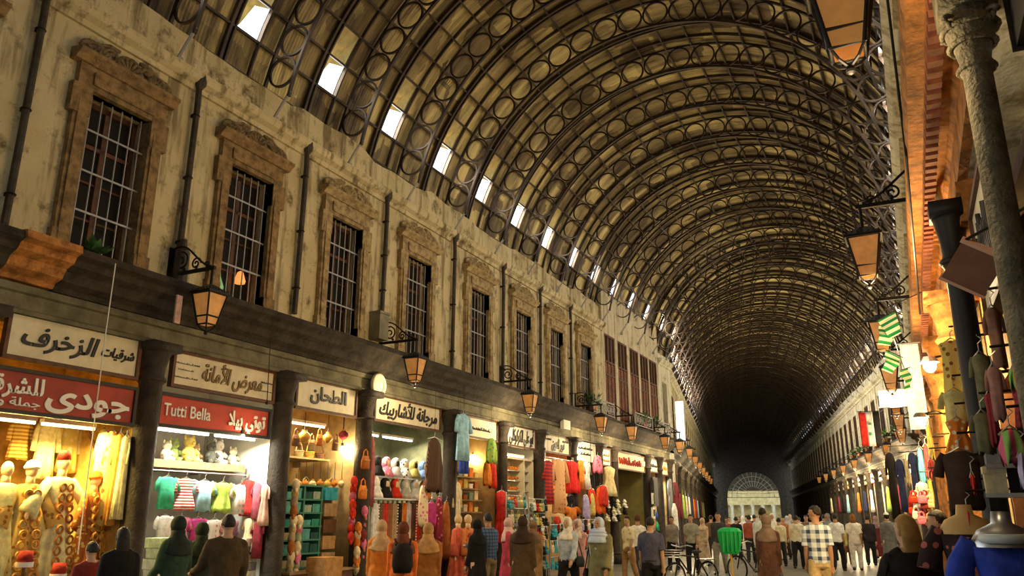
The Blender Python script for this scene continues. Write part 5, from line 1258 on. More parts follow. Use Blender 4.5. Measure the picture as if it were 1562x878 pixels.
for side, M, sg in (('left', LF, 1), ('right', RF, -1)):
    for i in range(31):
        s = 1.9+2.75*i
        struct(link(PILR, 'pillar', None, None, M @ T(sg*s, -.02, 0)))
        if i == 30: continue
        sa, sb = sorted((sg*(s+.12), sg*(s+2.63)))
        shop_box(M, sa, sb, 1.3, [M_SHOPWALL, W_WARM, W_OLIVE, W_WHITE][i % 4])
        if i < 13:
            board(M, sa+.3, sb-.3, 3.55, 4.05, [M_BOARD, M_BOARD2, mat('ochre_board', (.6, .42, .15), .6)][i % 3], f'{["cream", "white", "ochre"][i % 3]} shop board of the far {side} row, {ordn(i)} beyond the bend', [(None, M_BLACK, 0, 0, .5, .7)])
            shop_lamp(M, (sa+sb)/2, .35, 3.35, 1.3, 34 if sg < 0 else 26, [(1, .86, .55), (.9, 1, .85), (1, .78, .4)][i % 3], f'strip light in the far {side} row of shops, {ordn(i)} beyond the bend')
            for k in range(4 if sg > 0 else [2, 1, 3, 0][i % 4]):
                c = [C['black'], C['red'], C['navy'], C['cream'], C['maroon'], C['sky'], C['orange'], C['white'], C['lime']][(i*4+k*3) % 9]; nm = ['black', 'red', 'navy', 'cream', 'maroon', 'sky blue', 'orange', 'white', 'lime'][(i*4+k*3) % 9]
                garment(M @ T(sa+.45+.55*k, -.12 if k % 3 == 0 else .25, 3.2-.35*(k % 2)), 'robe' if k % 2 else 'dress', .46, 1.25, cloth(c), f'{nm} garment in the {ordn(i)} shop of the far {side} row, {ordn(k)} along', 'robe', f'garments in the far {side} row', sleeve=0, hanger=False, seed=i*4+k)
    for i in range(7):
        s = 3.6+5.5*i
        lantern(M @ T(sg*s, 0, 5.24), .93, f'iron lantern of the far {side} facade, {ordn(i)} beyond the bend', P_LANTERN*([1, 1, 1, .7, .4, .1, 0][i])*(3.6 if sg < 0 else 1.2))
for i in range(6):
    leafy(RF @ T(-3-3.1*i, -.42, 5.08), .42, 60, f'leafy pot on the far right ledge, {ordn(i)} beyond the bend', seed=30+i)
struct(MB().box(-5.5, 1.6, .5, .7, 0, 9.4).build('wall_right', M_PLASTER2, None, RN @ T(-37, 0, 0)))
# end wall with a low arch, a roofed court under an added lamp and its colonnade
END = BEND @ T(CXV, 88.5, 0)
b = MB(); R0 = 3.7; n = 32
pts_in = [(-R0, 0)] + [(R0*math.cos(math.pi-math.pi*i/n), 4.2+R0*math.sin(math.pi-math.pi*i/n)) for i in range(n+1)] + [(R0, 0)]
pts_out = [(-7.5, 0)] + [(-7.5 if i < 9 else 7.5 if i > n-9 else -7.5+15*(i-8)/(n-16), 15) for i in range(n+1)] + [(7.5, 0)]
for y in (0, .6): b.v += [(x, y, z) for x, z in pts_in] + [(x, y, z) for x, z in pts_out]
N = len(pts_in)
for i in range(N-1):
    b.f += [(i, i+1, N+i+1, N+i), (2*N+i, 2*N+i+1, 3*N+i+1, 3*N+i), (i, i+1, 2*N+i+1, 2*N+i)]
struct(b.build('wall_end', M_LEDGE, None, END))
t = thing('arch_lattice', 'bright iron lattice filling the top of the distant arch', 'lattice', END)
b = MB()
for r in (3.66, 3.0, 2.3): b.tube([(r*math.cos(math.pi*i/24), .3, 4.3+r*math.sin(math.pi*i/24)) for i in range(25)], .05, 5)
for k in range(1, 16): b.tube([(0+1.2*math.cos(math.pi*k/16), .3, 4.6+1.2*math.sin(math.pi*k/16)), (3.66*math.cos(math.pi*k/16), .3, 4.3+3.66*math.sin(math.pi*k/16))], .035, 5)
b.tube([(-3.68, .3, 4.3), (3.68, .3, 4.3)], .06, 5)
b.build('lattice_bars', mat('pale_lattice', (.55, .50, .34), .6), t)
CT = END @ T(0, 13, 0)
b = MB().box(-9, 9, 0, .5, 3.4, 5.2).box(-9, 9, .9, 1.2, 0, 5.2).box(-9, 9, -.15, .5, 5.2, 5.5).box(-9, 9, 0, .5, 5.4, 9.5)
struct(b.build('wall_court', mat('court_cream', (.66, .54, .27), .8, var=.3, vscale=2), None, CT))
struct(MB().box(-9, 9, -.06, -.01, 5.6, 9.5).build('wall_court', M_LEDGE, None, CT))
struct(MB().box(-9, 9, -12.3, 1, 9.5, 9.8).build('court_sky_block', M_SHEET, None, CT))  # unseen slab added to block sky light over the court
for k in range(9): struct(MB().box(-.22, .22, 0, .45, 0, 3.4).box(-.3, .3, -.05, .5, 3.15, 3.4).build('pillar', M_PLASTER2, None, CT @ T(-6.4+1.6*k, 0, 0)))
l = bpy.data.lights.new('court_fill_lamp', 'AREA'); l.size = 9; l.energy = 420; l.color = (1, .9, .58)  # fill lamp added under the slab to light the court facade
o = bpy.data.objects.new('court_fill_lamp', l); COL.objects.link(o); o.matrix_world = CT @ T(0, -6, 9.2) @ RX(30)
# ------------------------------------------------------------------ people
TMP = bpy.data.scenes.new('workbench')          # a side scene in which each skin is grown, removed at the end
def remesh(mb, voxel, name, smooth=4, rumple=0., seed=0):
    me = mb.mesh('raw'); o = bpy.data.objects.new('raw', me); TMP.collection.objects.link(o)
    r = o.modifiers.new('r', 'REMESH'); r.mode = 'VOXEL'; r.voxel_size = voxel
    if smooth: s = o.modifiers.new('s', 'SMOOTH'); s.factor = .5; s.iterations = smooth
    vl = TMP.view_layers[0]; vl.update()
    out = bpy.data.meshes.new_from_object(o.evaluated_get(vl.depsgraph)); out.name = name
    bpy.data.objects.remove(o); bpy.data.meshes.remove(me)
    if rumple:
        for v in out.vertices:
            c = v.co; v.co = c + v.normal*rumple*(noise.noise((c.x*9+seed, c.y*9, c.z*4)) + .5*noise.noise((c.x*22, c.y*22+seed, c.z*12)))
    out.shade_smooth(); out.materials.clear()
    return out
def person(label, x, y, face, H, top=(.5, .5, .5), bottom=(.05, .05, .06), sleeve='long', kind='shirt', hair='short', haircol=None, scarf=None, skin=None, stride=18, arms=((8, 3.5, 12), (-6, 3.5, 12)), turn=0, lean=0, build=1.0, vox=.015, extras=None, topm=None, hem=.06, z=0., belt=False, group=None):
    t = thing('person', label, 'person', T(x, y, z) @ RZ(face), group)
    sk = skin or (M_SKIN if hash(label) % 2 else M_SKIN2); rn = random.Random(label)
    fem = kind in ('robe', 'coat'); B = build
    def legs(sg):
        a = R_(stride*sg); kb = R_(abs(stride)*.9+4 if sg < 0 else 5)
        hip = Vector((sg*.050*H*B, 0, .525*H)); kn = hip + .245*H*Vector((sg*.05, math.sin(a), -math.cos(a))); an = kn + .235*H*Vector((0, math.sin(a-kb), -math.cos(a-kb)))
        return hip, kn, an
    L = {s: legs(s) for s in (-1, 1)}
    drop = min(L[-1][2].z, L[1][2].z) - .042*H
    up = lambda p: Vector((p.x, p.y, p.z-drop))
    ln = math.tan(R_(lean))
    def tp(p):                                         # the trunk leans forward about the hips
        p = Vector(p); return Vector((p.x, p.y + max(0, p.z-.52*H)*ln, p.z-drop))
    shw = (.090 if fem else .100)*B
    def armj(sg):
        p, q, e = arms[0 if sg < 0 else 1]; p, q, e = R_(p), R_(q), R_(e)
        s = tp((sg*shw*H, 0, .792*H)); u = Vector((sg*math.sin(q), math.sin(p)*math.cos(q), -math.cos(p)*math.cos(q)))
        el = s + u*.172*H; f = Vector((sg*math.sin(q)*.3*(1 if e < 1 else -1), math.sin(p+e), -math.cos(p+e))).normalized(); wr = el + f*.150*H
        return s, el, wr, f
    A = {s: armj(s) for s in (-1, 1)}
    head = tp((0, .012*H, .928*H)); hr = RZ(turn)
    # body: one continuous skin
    b = MB()
    tr = [(.49, .088, .062), (.53, .095, .070), (.60, .082, .060), (.68, .092, .066), (.75, .102, .070), (.795, .088, .058), (.825, .060, .045), (.845, .036, .036)]
    rows = []
    for q, rx, ry in tr:
        c = tp((0, 0, q*H)); rows.append([(c.x+rx*H*B*math.cos(2*math.pi*k/20), c.y+ry*H*B*math.sin(2*math.pi*k/20), c.z) for k in range(20)])
    b.quad_grid(rows, True, True)
    b.tube([tp((0, 0, .82*H)), tp((0, .008*H, .90*H))], .034*H, 10)
    hb = MB()
    hb.ball((0, 0, .008*H), (.044*H, .054*H, .062*H), 18, 12); hb.ball((0, .012*H, -.030*H), (.035*H, .040*H, .034*H), 12, 8)
    hb.tube([(0, .048*H, .012*H), (0, .062*H, -.010*H), (0, .052*H, -.014*H)], [.006*H, .009*H, .006*H], 7)
    hb.ball((0, .050*H, -.032*H), (.014*H, .008*H, .006*H), 8, 5); hb.ball((0, .046*H, .020*H), (.032*H, .008*H, .006*H), 10, 5); hb.ball((0, .040*H, -.050*H), (.014*H, .012*H, .010*H), 8, 5)
    for s in (-1, 1): hb.ball((s*.044*H, -.006*H, 0), (.007*H, .013*H, .018*H), 8, 6)
    HM = Matrix.Translation(head) @ hr
    b.add(hb, HM)
    for s in (-1, 1):
        h0, k0, a0 = [up(p) for p in L[s]]
        b.tube([h0, h0.lerp(k0, .5), k0, k0.lerp(a0, .3), k0.lerp(a0, .7), a0], [.056*H*B, .050*H*B, .034*H, .035*H, .026*H, .022*H], 12)
        b.tube([a0+Vector((0, -.025*H, -.012*H)), a0+Vector((s*.004*H, .05*H, -.026*H)), a0+Vector((s*.006*H, .10*H, -.032*H))], [.024*H, .022*H, .014*H], 10)
        S, E, W, f = A[s]
        b.ball(tuple(S), .030*H*B, 10, 7); b.tube([tp((s*.03*H, 0, .83*H)), S], [.026*H, .022*H], 8); b.tube([S, S.lerp(E, .5), E, E.lerp(W, .35), W], [.032*H*B, .029*H*B, .023*H, .023*H, .016*H], 10)
        side = Vector((0, 1, 0)); nrm = f.cross(side).normalized() if f.cross(side).length > .2 else Vector((1, 0, 0)); side = nrm.cross(f).normalized()
        P = W + f*.030*H
        b.tube([W, W+f*.02*H, W+f*.055*H], [.016*H, .024*H, .024*H], 10, True, .55)
        for q, fl in ((-1.5, .030), (-.5, .038), (.5, .036), (1.5, .027)):
            r0 = W + f*.050*H + side*(.0115*H*q); cu = nrm*(-s*.012*H)
            b.tube([r0, r0+f*fl*.55*H, r0+f*fl*H+cu], [.0062*H, .0056*H, .0045*H], 6)
        r0 = W + f*.018*H + side*.018*H
        b.tube([r0, r0+f*.018*H+side*.016*H, r0+f*.036*H+side*.018*H], [.0075*H, .0068*H, .005*H], 6)
    body = link(remesh(b, vox*.85, 'body', 2), 'body', sk, t) if vox < .022 else b.build('body', sk, t, None, True)
    # clothes
    def torso(lo, infl, hi=.835):
        rws = []; zs = [q for q in (.40, .46, .50, .54, .60, .68, .75, .80) if q > lo+.005]
        prof = lambda q: (.098 if q < .55 else .084+.026*min(1, max(0, (q-.6)/.15)), .074 if q < .55 else .064+.006*min(1, max(0, (q-.6)/.15)))
        for q in [lo]+zs+[hi]:
            rx, ry = prof(q)
            if q == hi: rx, ry = .058, .048
            elif q == .80: rx, ry = .094, .062
            c = tp((0, 0, q*H)) if q >= .52 else Vector((0, 0, q*H-drop))
            rws.append([(c.x+(rx*H*B+infl)*math.cos(2*math.pi*k/22), c.y+(ry*H*B+infl)*math.sin(2*math.pi*k/22), c.z) for k in range(22)])
        return MB().quad_grid(rws, True, True)
    m_top = topm or cloth(top); m_bot = cloth(bottom)
    c = torso(.495 if kind == 'shirt' else .5, .014)
    for s in (-1, 1):
        S, E, W, f = A[s]
        c.ball(tuple(S), .030*H*B+.012, 10, 7); c.tube([tp((s*.035*H, -.004*H, .832*H)), S+Vector((-s*.01*H, 0, .012*H))], [.030*H, .026*H*B], 10)
        if sleeve == 'long': c.tube([S, S.lerp(E, .5), E, E.lerp(W, .5), W.lerp(E, .06)], [.039*H*B, .038*H*B, .033*H, .031*H, .028*H], 10)
        elif sleeve == 'wide': c.tube([S, S.lerp(E, .5), E, E.lerp(W, .5), W.lerp(E, .02)], [.040*H*B, .042*H*B, .042*H, .046*H, .052*H], 10)
        else: c.tube([S, S.lerp(E, .5), S.lerp(E, .85)], [.040*H*B, .041*H*B, .043*H], 10)
    if kind in ('robe', 'coat'):
        rws = []; sd = rn.random()*6
        for q, rx, ry, am in ((.60, .090, .068, .0), (.52, .104, .080, .03), (.40, .118, .095, .06), (.25, .130, .110, .08), (hem+.03, .140, .122, .10), (hem, .140, .122, .10)):
            off = .25*H*math.sin(R_(stride))*(.6-q)*.35
            rws.append([(rx*H*B*math.cos(2*math.pi*k/36)*(1+am*math.sin(7*2*math.pi*k/36+sd)), off*math.sin(2*math.pi*k/36)+ry*H*B*math.sin(2*math.pi*k/36)*(1+am*math.sin(7*2*math.pi*k/36+sd)), q*H-drop) for k in range(36)])
        rws[0] = [(p[0], p[1]+.08*H*ln, p[2]) for p in rws[0]]
        c.quad_grid(rws, True, True)
    link(remesh(c, vox, {'robe': 'robe', 'coat': 'coat', 'shirt': 'shirt'}[kind], 3, .010, rn.random()*9), {'robe': 'robe', 'coat': 'coat', 'shirt': 'shirt'}[kind], m_top, t)
    if kind == 'shirt':
        c = MB(); rws = []
        for q, rx, ry in ((.565, .086, .066), (.52, .100, .078), (.47, .100, .078), (.45, .07, .06)): rws.append([(rx*H*B*1.02*math.cos(2*math.pi*k/20)*1.02, ry*H*B*1.05*math.sin(2*math.pi*k/20), q*H-drop) for k in range(20)])
        c.quad_grid(rws, True, True)
        for s in (-1, 1):
            h0, k0, a0 = [up(p) for p in L[s]]
            c.tube([h0, h0.lerp(k0, .5), k0, k0.lerp(a0, .5), a0+Vector((0, 0, -.005*H))], [.062*H*B, .060*H*B, .046*H, .044*H, .042*H], 12)
        link(remesh(c, vox, 'trousers', 3, .008, rn.random()*9), 'trousers', m_bot, t)
        if belt: MB().ell([(0, 0, .535*H-drop, .103*H*B, .082*H*B), (0, 0, .555*H-drop, .100*H*B, .080*H*B)], 20).build('belt', M_BLACK, t)
    sh = MB()
    for s in (-1, 1):
        a0 = up(L[s][2])
        sh.tube([a0+Vector((0, -.032*H, -.016*H)), a0+Vector((s*.004*H, .05*H, -.024*H)), a0+Vector((s*.006*H, .105*H, -.028*H))], [.029*H, .026*H, .019*H], 10)
    sh.build('shoes', M_SHOE, t, None, True)
    e = MB()
    for s in (-1, 1): e.ball(tuple(HM @ Vector((s*.018*H, .049*H, .008*H))), (.006*H, .005*H, .004*H), 8, 6)
    e.build('eyes', M_EYE, body)
    MB().tube([tuple(HM @ Vector((q*.013*H, .0555*H-abs(q)*.003*H, -.031*H))) for q in (-1, -.5, 0, .5, 1)], .0026*H, 5).build('lips', cloth((.35, .10, .08)), body)
    hc = cloth(haircol) if haircol else M_HAIR
    def shell(rx, ry, rz, face_fn, cz=.008):
        r = MB().ball((0, -.004*H, cz*H), (rx*H, ry*H, rz*H), 28, 18, face_fn); q = MB(); q.add(r, HM); return q
    if hair in ('short', 'long', 'cap'):
        def ff(d): return .80 if (d[2] < (.42 if d[1] > .1 else -.30 if hair == 'short' else -.55) and d[1] > -.55) or (d[2] < -.45 and hair == 'short') else 1+.03*math.sin(d[0]*30)*math.sin(d[2]*25)
        shell(.049, .059, .066, ff).build('hair', hc, t, None, True)
        if hair == 'long':
            q = MB(); q.add(MB().ell([(0, -.026*H, .03*H, .046*H, .030*H), (0, -.036*H, -.04*H, .050*H, .026*H), (0, -.036*H, -.10*H, .046*H, .022*H), (0, -.034*H, -.135*H, .03*H, .014*H)], 16), HM); q.build('hair_length', hc, t, None, True)
        if hair == 'cap':
            shell(.051, .061, .068, lambda d: .82 if d[2] < .25 else 1).build('cap', cloth(scarf or C['white']), t, None, True)
    elif hair == 'scarf':
        m = cloth(scarf)
        hs_ = shell(.055, .064, .072, lambda d: .78 if (d[1] > .5 and abs(d[0]) < .72 and -.75 < d[2] < .62) else 1+.02*math.sin(d[2]*18))  .build('headscarf', m, t, None, True)
        rws = []
        for q, rx, ry in ((.895, .050, .052), (.865, .050, .052), (.835, .068, .062), (.80, .105, .080), (.755, .118, .088), (.74, .116, .088)):
            cc = tp((0, 0, q*H)); rws.append([(cc.x+rx*H*B*math.cos(2*math.pi*k/26)*(1+.03*math.sin(5*k)), cc.y+ry*H*B*math.sin(2*math.pi*k/26), cc.z-.03*H*max(0, -math.sin(2*math.pi*k/26))*(q < .8)) for k in range(26)])
        MB().quad_grid(rws, True, True).build('scarf_drape', m, hs_, None, True)
    if extras: extras(t, H, tp, up, A, HM)
    return t
def shoulder_bag(col, side=1, low=.50):
    def f(t, H, tp, up, A, HM):
        s = A[side][0]; p = tp((side*.16*H, .0, low*H))
        hb_ = MB().ell([(p.x, p.y, p.z-.10, .045, .13), (p.x, p.y, p.z, .06, .15), (p.x, p.y, p.z+.10, .035, .11)], 16).build('handbag', cloth(col), t, None, True)
        MB().tube([p+Vector((0, -.09, .1)), s+Vector((0, -.03, .05)), s+Vector((0, .03, .05)), p+Vector((0, .09, .1))], .012, 6).build('strap', cloth(col), hb_)
    return f
def carried_bag(col, side=1):
    def f(t, H, tp, up, A, HM):
        w = A[side][2]
        MB().ell([(w.x, w.y, w.z-.50, .06, .15), (w.x, w.y, w.z-.30, .08, .17), (w.x, w.y, w.z-.16, .05, .11), (w.x, w.y, w.z-.12, .03, .06)], 16).build('carrier_bag', cloth(col), t, None, True)
        MB().tube([w+Vector((0, -.06, -.14)), w+Vector((0, 0, -.06)), w+Vector((0, .06, -.14))], .008, 5).build('strap', cloth(col), t)
    return f
def backpack(col):
    def f(t, H, tp, up, A, HM):
        p = tp((0, -.115*H, .70*H))
        MB().ell([(p.x, p.y, p.z-.22, .12, .07), (p.x, p.y-.02, p.z-.12, .15, .10), (p.x, p.y-.01, p.z+.08, .14, .09), (p.x, p.y, p.z+.18, .08, .05)], 18).build('rucksack', cloth(col), t, None, True)
        for s in (-1, 1): MB().tube([tp((s*.06*H, -.09*H, .80*H)), tp((s*.07*H, 0, .845*H)), tp((s*.08*H, .09*H, .77*H)), tp((s*.09*H, .02*H, .62*H))], .018, 6).build('strap', cloth(col), t)
    return f
def long_shawl(col):
    def f(t, H, tp, up, A, HM):
        rws = []
        for q, rx, ry, o in ((.83, .075, .065, 0), (.79, .128, .088, 0), (.70, .140, .100, -.01), (.58, .135, .105, -.02), (.46, .11, .10, -.035)):
            cc = tp((0, o*H, q*H)); rws.append([(cc.x+rx*H*math.cos(2*math.pi*k/30)*(1+.05*math.sin(k*1.9)), cc.y+ry*H*math.sin(2*math.pi*k/30), cc.z+.10*H*max(0, math.sin(2*math.pi*k/30))*(q < .8)) for k in range(30)])
        MB().quad_grid(rws, True, True).build('shawl', cloth(col, 'stripe', tuple(c*.75 for c in col), 5), t, None, True)
    return f
def P(u, D, *a, **k):
    x, y = at_depth(u, D); return x, y
def crowd(u, D, label, face, H, **k):
    x, y = at_depth(u, D); return person(label, x, y, face, H, **k)
NEAR = .015; MID = .024; FAR_ = .032
# in front of the left shops
crowd(275, 10.6, 'woman in a dark green hooded coat looking into the white-lit shop, left of three', 82, 1.66, top=(.03, .06, .035), kind='coat', hair='scarf', scarf=(.02, .03, .025), stride=0, vox=NEAR, arms=((12, 10, 30), (5, 10, 20)))
crowd(311, 11.2, 'woman in a dark hooded coat between two others at the white-lit shop', 70, 1.58, top=(.02, .035, .025), kind='coat', hair='scarf', scarf=(.025, .035, .02), stride=0, vox=NEAR, arms=((15, 8, 35), (5, 8, 20)))
crowd(350, 10.0, 'dark-haired man in a brown jacket with his back turned at the white-lit shop', 62, 1.68, top=(.07, .045, .022), bottom=(.03, .025, .02), stride=4, vox=NEAR, build=1.1, arms=((25, 12, 50), (8, 10, 25)))
crowd(148, 9.6, 'short person in a dark red jacket in front of the gold-lit robes', 80, 1.38, top=(.22, .03, .02), bottom=(.02, .02, .02), stride=0, vox=NEAR)
crowd(192, 9.3, 'person in black with tousled dark hair beside the first pillar', 70, 1.54, top=(.012, .010, .010), bottom=(.01, .01, .01), stride=3, vox=NEAR, hair='long')
crowd(583, 13.0, 'woman in an orange coat and pale scarf, left of three women at the scarf shop', 40, 1.60, top=(.62, .19, .03), kind='coat', hair='scarf', scarf=(.55, .36, .20), stride=6, vox=NEAR)
crowd(616, 12.2, 'woman in a bright orange coat with a black rucksack, middle of three by the scarves', 35, 1.58, top=(.68, .15, .03), kind='coat', hair='scarf', scarf=(.16, .05, .03), stride=8, vox=NEAR, extras=backpack((.02, .016, .016)), build=1.08)
crowd(654, 13.0, 'woman in a rust brown coat and tan scarf, right of three at the scarf shop', 30, 1.56, top=(.30, .12, .03), kind='coat', hair='scarf', scarf=(.50, .28, .12), stride=8, vox=NEAR, build=1.1)
crowd(729, 15.6, 'woman all in black with a long headscarf beside the man in a checked jacket', 75, 1.60, top=(.014, .012, .014), kind='robe', hair='scarf', scarf=(.012, .012, .012), stride=5, vox=MID)
crowd(745, 16.0, 'man in a blue checked jacket turned towards the shops', 65, 1.72, topm=cloth((.10, .16, .28), 'plaid', (.03, .05, .10), 16), bottom=(.30, .20, .10), stride=6, vox=MID, arms=((30, 8, 60), (10, 8, 20)))
crowd(775, 17.0, 'woman in a raspberry pink coat standing by the red dress', -60, 1.62, top=(.50, .06, .10), kind='coat', hair='scarf', scarf=(.70, .45, .40), stride=3, vox=MID)
crowd(797, 15.2, 'woman in a loose dark brown cloak walking away by the shoe display', 10, 1.66, top=(.09, .055, .03), kind='robe', sleeve='wide', hair='scarf', scarf=(.05, .03, .02), stride=8, vox=MID, build=1.12)
crowd(813, 17.4, 'woman in a tan coat just beyond the brown cloak', 20, 1.58, top=(.35, .20, .08), kind='coat', hair='scarf', scarf=(.25, .15, .08), stride=6, vox=MID)
crowd(866, 16.6, 'woman in a pale blue-grey shirt and white headscarf walking towards the viewer', 170, 1.66, top=(.50, .56, .62), bottom=(.02, .02, .022), kind='shirt', hair='scarf', scarf=(.82, .76, .64), stride=16, vox=NEAR, arms=((20, 8, 15), (-15, 8, 15)), extras=shoulder_bag((.03, .03, .03), -1))
crowd(882, 18.5, 'woman in a dusty pink coat behind the white headscarf', 160, 1.60, top=(.55, .30, .28), kind='coat', hair='scarf', scarf=(.70, .55, .45), stride=8, vox=MID)
crowd(914, 14.6, 'stout woman in an olive robe under a long pale blue shawl', 165, 1.64, top=(.20, .19, .10), kind='robe', sleeve='wide', hair='scarf', scarf=(.50, .60, .80), stride=6, vox=NEAR, build=1.2, extras=lambda *a: (long_shawl((.50, .58, .78))(*a), shoulder_bag((.02, .02, .022), 1, .42)(*a)))
crowd(957, 22.0, 'person in a cream patterned shirt beside the olive doorway', 150, 1.66, topm=cloth((.75, .66, .42), 'flower', (.5, .4, .2), 9), bottom=(.35, .20, .08), sleeve='short', stride=8, vox=MID)
crowd(972, 22.6, 'man in a white shirt stepping past the olive doorway', 30, 1.70, top=(.80, .76, .66), bottom=(.04, .04, .05), sleeve='short', stride=12, vox=MID, haircol=(.10, .04, .02))
crowd(991, 15.2, 'man in a short-sleeved navy grey shirt with his back to the viewer', 8, 1.66, top=(.075, .08, .14), bottom=(.012, .012, .014), sleeve='short', stride=14, vox=NEAR, build=1.02, arms=((12, 6, 12), (-10, 6, 12)), belt=True)
crowd(1024, 27.0, 'man in a grey shirt and dark trousers left of the bicycle', 170, 1.66, top=(.26, .24, .20), bottom=(.015, .015, .015), stride=6, vox=MID)
crowd(1053, 25.5, 'man in a pale olive shirt standing behind the bicycle', 175, 1.72, top=(.36, .36, .27), bottom=(.02, .02, .025), sleeve='short', stride=6, vox=MID)
crowd(1071, 29.0, 'woman in a cream coat and pale scarf behind the bicycle', 165, 1.60, top=(.55, .42, .28), kind='coat', hair='scarf', scarf=(.6, .45, .3), stride=6, vox=MID)
crowd(1095, 25.0, 'tall man in a dark grey suit left of the green scoop', 180, 1.78, top=(.06, .065, .06), bottom=(.30, .28, .22), stride=10, vox=MID)
# in the street
crowd(1168, 15.3, 'woman in a long dark brown coat and grey-brown headscarf with bags', 5, 1.70, top=(.12, .055, .035), kind='coat', hair='scarf', scarf=(.20, .14, .10), stride=10, vox=NEAR, build=.98, extras=lambda *a: (carried_bag((.06, .06, .07), 1)(*a), carried_bag((.62, .42, .40), -1)(*a)))
crowd(1163, 20.0, 'dark-haired man in a white shirt half hidden by the brown coat', 0, 1.86, top=(.72, .78, .74), bottom=(.05, .05, .07), stride=8, vox=MID)
crowd(1243, 14.0, 'tall man in a blue and white checked shirt and khaki trousers looking left', 12, 1.84, topm=cloth((.58, .66, .76), 'plaid', (.035, .06, .13), 7), bottom=(.46, .34, .18), sleeve='short', stride=10, turn=62, vox=.012, build=.90, arms=((6, 3, 14), (-8, 3, 12)))
crowd(1213, 27.5, 'man in a cream shirt and black trousers left of the checked shirt', 0, 1.70, top=(.72, .66, .48), bottom=(.015, .015, .015), stride=10, vox=MID, build=1.05)
crowd(1273, 26.5, 'man in a plain white shirt and black trousers right of the checked shirt', -4, 1.76, top=(.82, .84, .80), bottom=(.02, .02, .022), sleeve='short', stride=14, vox=MID)
crowd(1300, 26.8, 'woman in a white blouse and white cropped trousers with a black handbag', 5, 1.74, top=(.78, .72, .62), bottom=(.76, .70, .62), sleeve='short', stride=8, hair='long', haircol=(.22, .10, .03), vox=MID, extras=shoulder_bag((.02, .02, .02), 1, .58))
crowd(1322, 29.5, 'person in black behind the woman with the black handbag', 0, 1.70, top=(.03, .025, .025), bottom=(.02, .02, .02), stride=8, vox=MID)
crowd(1287, 30.0, 'child in a yellow-green shirt beside the man in the plain white shirt', 0, 1.30, top=(.55, .60, .12), bottom=(.2, .1, .05), stride=8, vox=MID)
crowd(1352, 26.0, 'person in a long grey coat and white cap on the right of the street', 8, 1.78, top=(.17, .17, .16), kind='coat', hair='cap', scarf=(.80, .78, .70), stride=6, vox=MID)
# right foreground
crowd(1380, 6.5, 'person in a dark coat with lamplit fair hair, nearest figure on the right', 20, 1.67, top=(.018, .014, .013), kind='coat', hair='long', haircol=(.36, .21, .07), stride=4, vox=.011, turn=20, build=1.05, arms=((25, 8, 40), (10, 8, 30)), extras=shoulder_bag((.012, .01, .01), -1, .6))
crowd(1431, 8.6, 'man in an orange tan shirt facing left beside the flowered dress form', 75, 1.72, top=(.58, .34, .12), bottom=(.20, .11, .04), sleeve='long', stride=4, vox=.013, turn=8, arms=((35, 8, 70), (20, 8, 60)))
tiny = [(1108, 34, 'man in a maroon shirt', (.25, .05, .04)), (1122, 33, 'person in a black shirt', (.02, .02, .02)), (1133, 36, 'person in a white shirt', (.7, .68, .6)), (1142, 31, 'person in a rust red shirt', (.35, .09, .05)), (1150, 38, 'person in a dark blue shirt', (.05, .06, .12)), (1178, 32, 'person in a cream shirt', (.7, .62, .45)), (1187, 29, 'person in a pale yellow shirt', (.72, .66, .42)), (1194, 33, 'person in an orange brown top', (.42, .17, .06)), (1200, 37, 'person in a grey shirt', (.3, .3, .3)), (1229, 34, 'person in a brown shirt', (.2, .1, .06)), (1256, 36, 'person in a pale green shirt', (.45, .5, .35)), (1262, 31, 'person in a black jacket', (.03, .03, .03)), (1112, 44, 'person in a tan shirt', (.5, .35, .18)), (1128, 48, 'person in a dark jacket', (.05, .04, .04)), (1146, 50, 'person in a pale shirt', (.7, .66, .55)), (1160, 46, 'person in a red top', (.5, .06, .05)), (1172, 52, 'person in a white top', (.75, .72, .65)), (1205, 48, 'person in a dark coat', (.08, .05, .03)), (1218, 45, 'person in a blue-grey top', (.25, .3, .36)), (1240, 44, 'person in a pink top', (.55, .28, .25)), (1335, 34, 'person in a dark red coat', (.15, .03, .03)), (1084, 33, 'person in a brown jacket', (.18, .1, .05)), (1138, 62, 'person in a grey coat', (.2, .2, .2)), (1155, 66, 'person in a beige coat', (.5, .42, .3)), (1180, 64, 'person in a black coat', (.02, .02, .02))]
for i, (u, D, n_, c) in enumerate(tiny):
    where = 'in the crowd by the green scoop' if u < 1140 else 'in the crowd around the brown-coated woman' if u < 1210 else 'in the crowd behind the checked shirt' if u < 1300 else 'by the right shops'
    far = '' if D < 42 else ' far down the street'
    crowd(u, D, f'{n_} {where}{far}', random.Random(i).choice([0, 10, 170, 185]), 1.62+.03*(i % 6), top=c, bottom=(.03, .03, .035), kind='coat' if i % 3 == 2 else 'shirt', hair='scarf' if i % 3 == 2 else 'short', scarf=tuple(min(.8, q+.2) for q in c), stride=10, vox=FAR_)
# shop mannequins in red at the pillar, red dress on the pillar
for i, (u, v, X, m, n_) in enumerate([(699, 797, -9.3, cloth((.60, .12, .06)), 'a red tunic'), (714, 792, -9.2, cloth((.62, .20, .06), 'flower', (.3, .05, .03), 10), 'an orange flowered dress')]):
    p = on_x(u, v, X); robe_figure(T(p.x, p.y, max(0, p.z-1.58)) @ RZ(90), 1.7, m, SKINY, f'mannequin in {n_} standing before the bulb shop pillar', 14, seed=20+i)
p = on_x(765, 745, -9.55); garment(T(p.x, p.y, p.z) @ RZ(90), 'dress', .62, 1.25, cloth((.66, .03, .02)), 'long bright red dress hung on the pillar between bulb shop and shoe display', 'dress', seed=9)
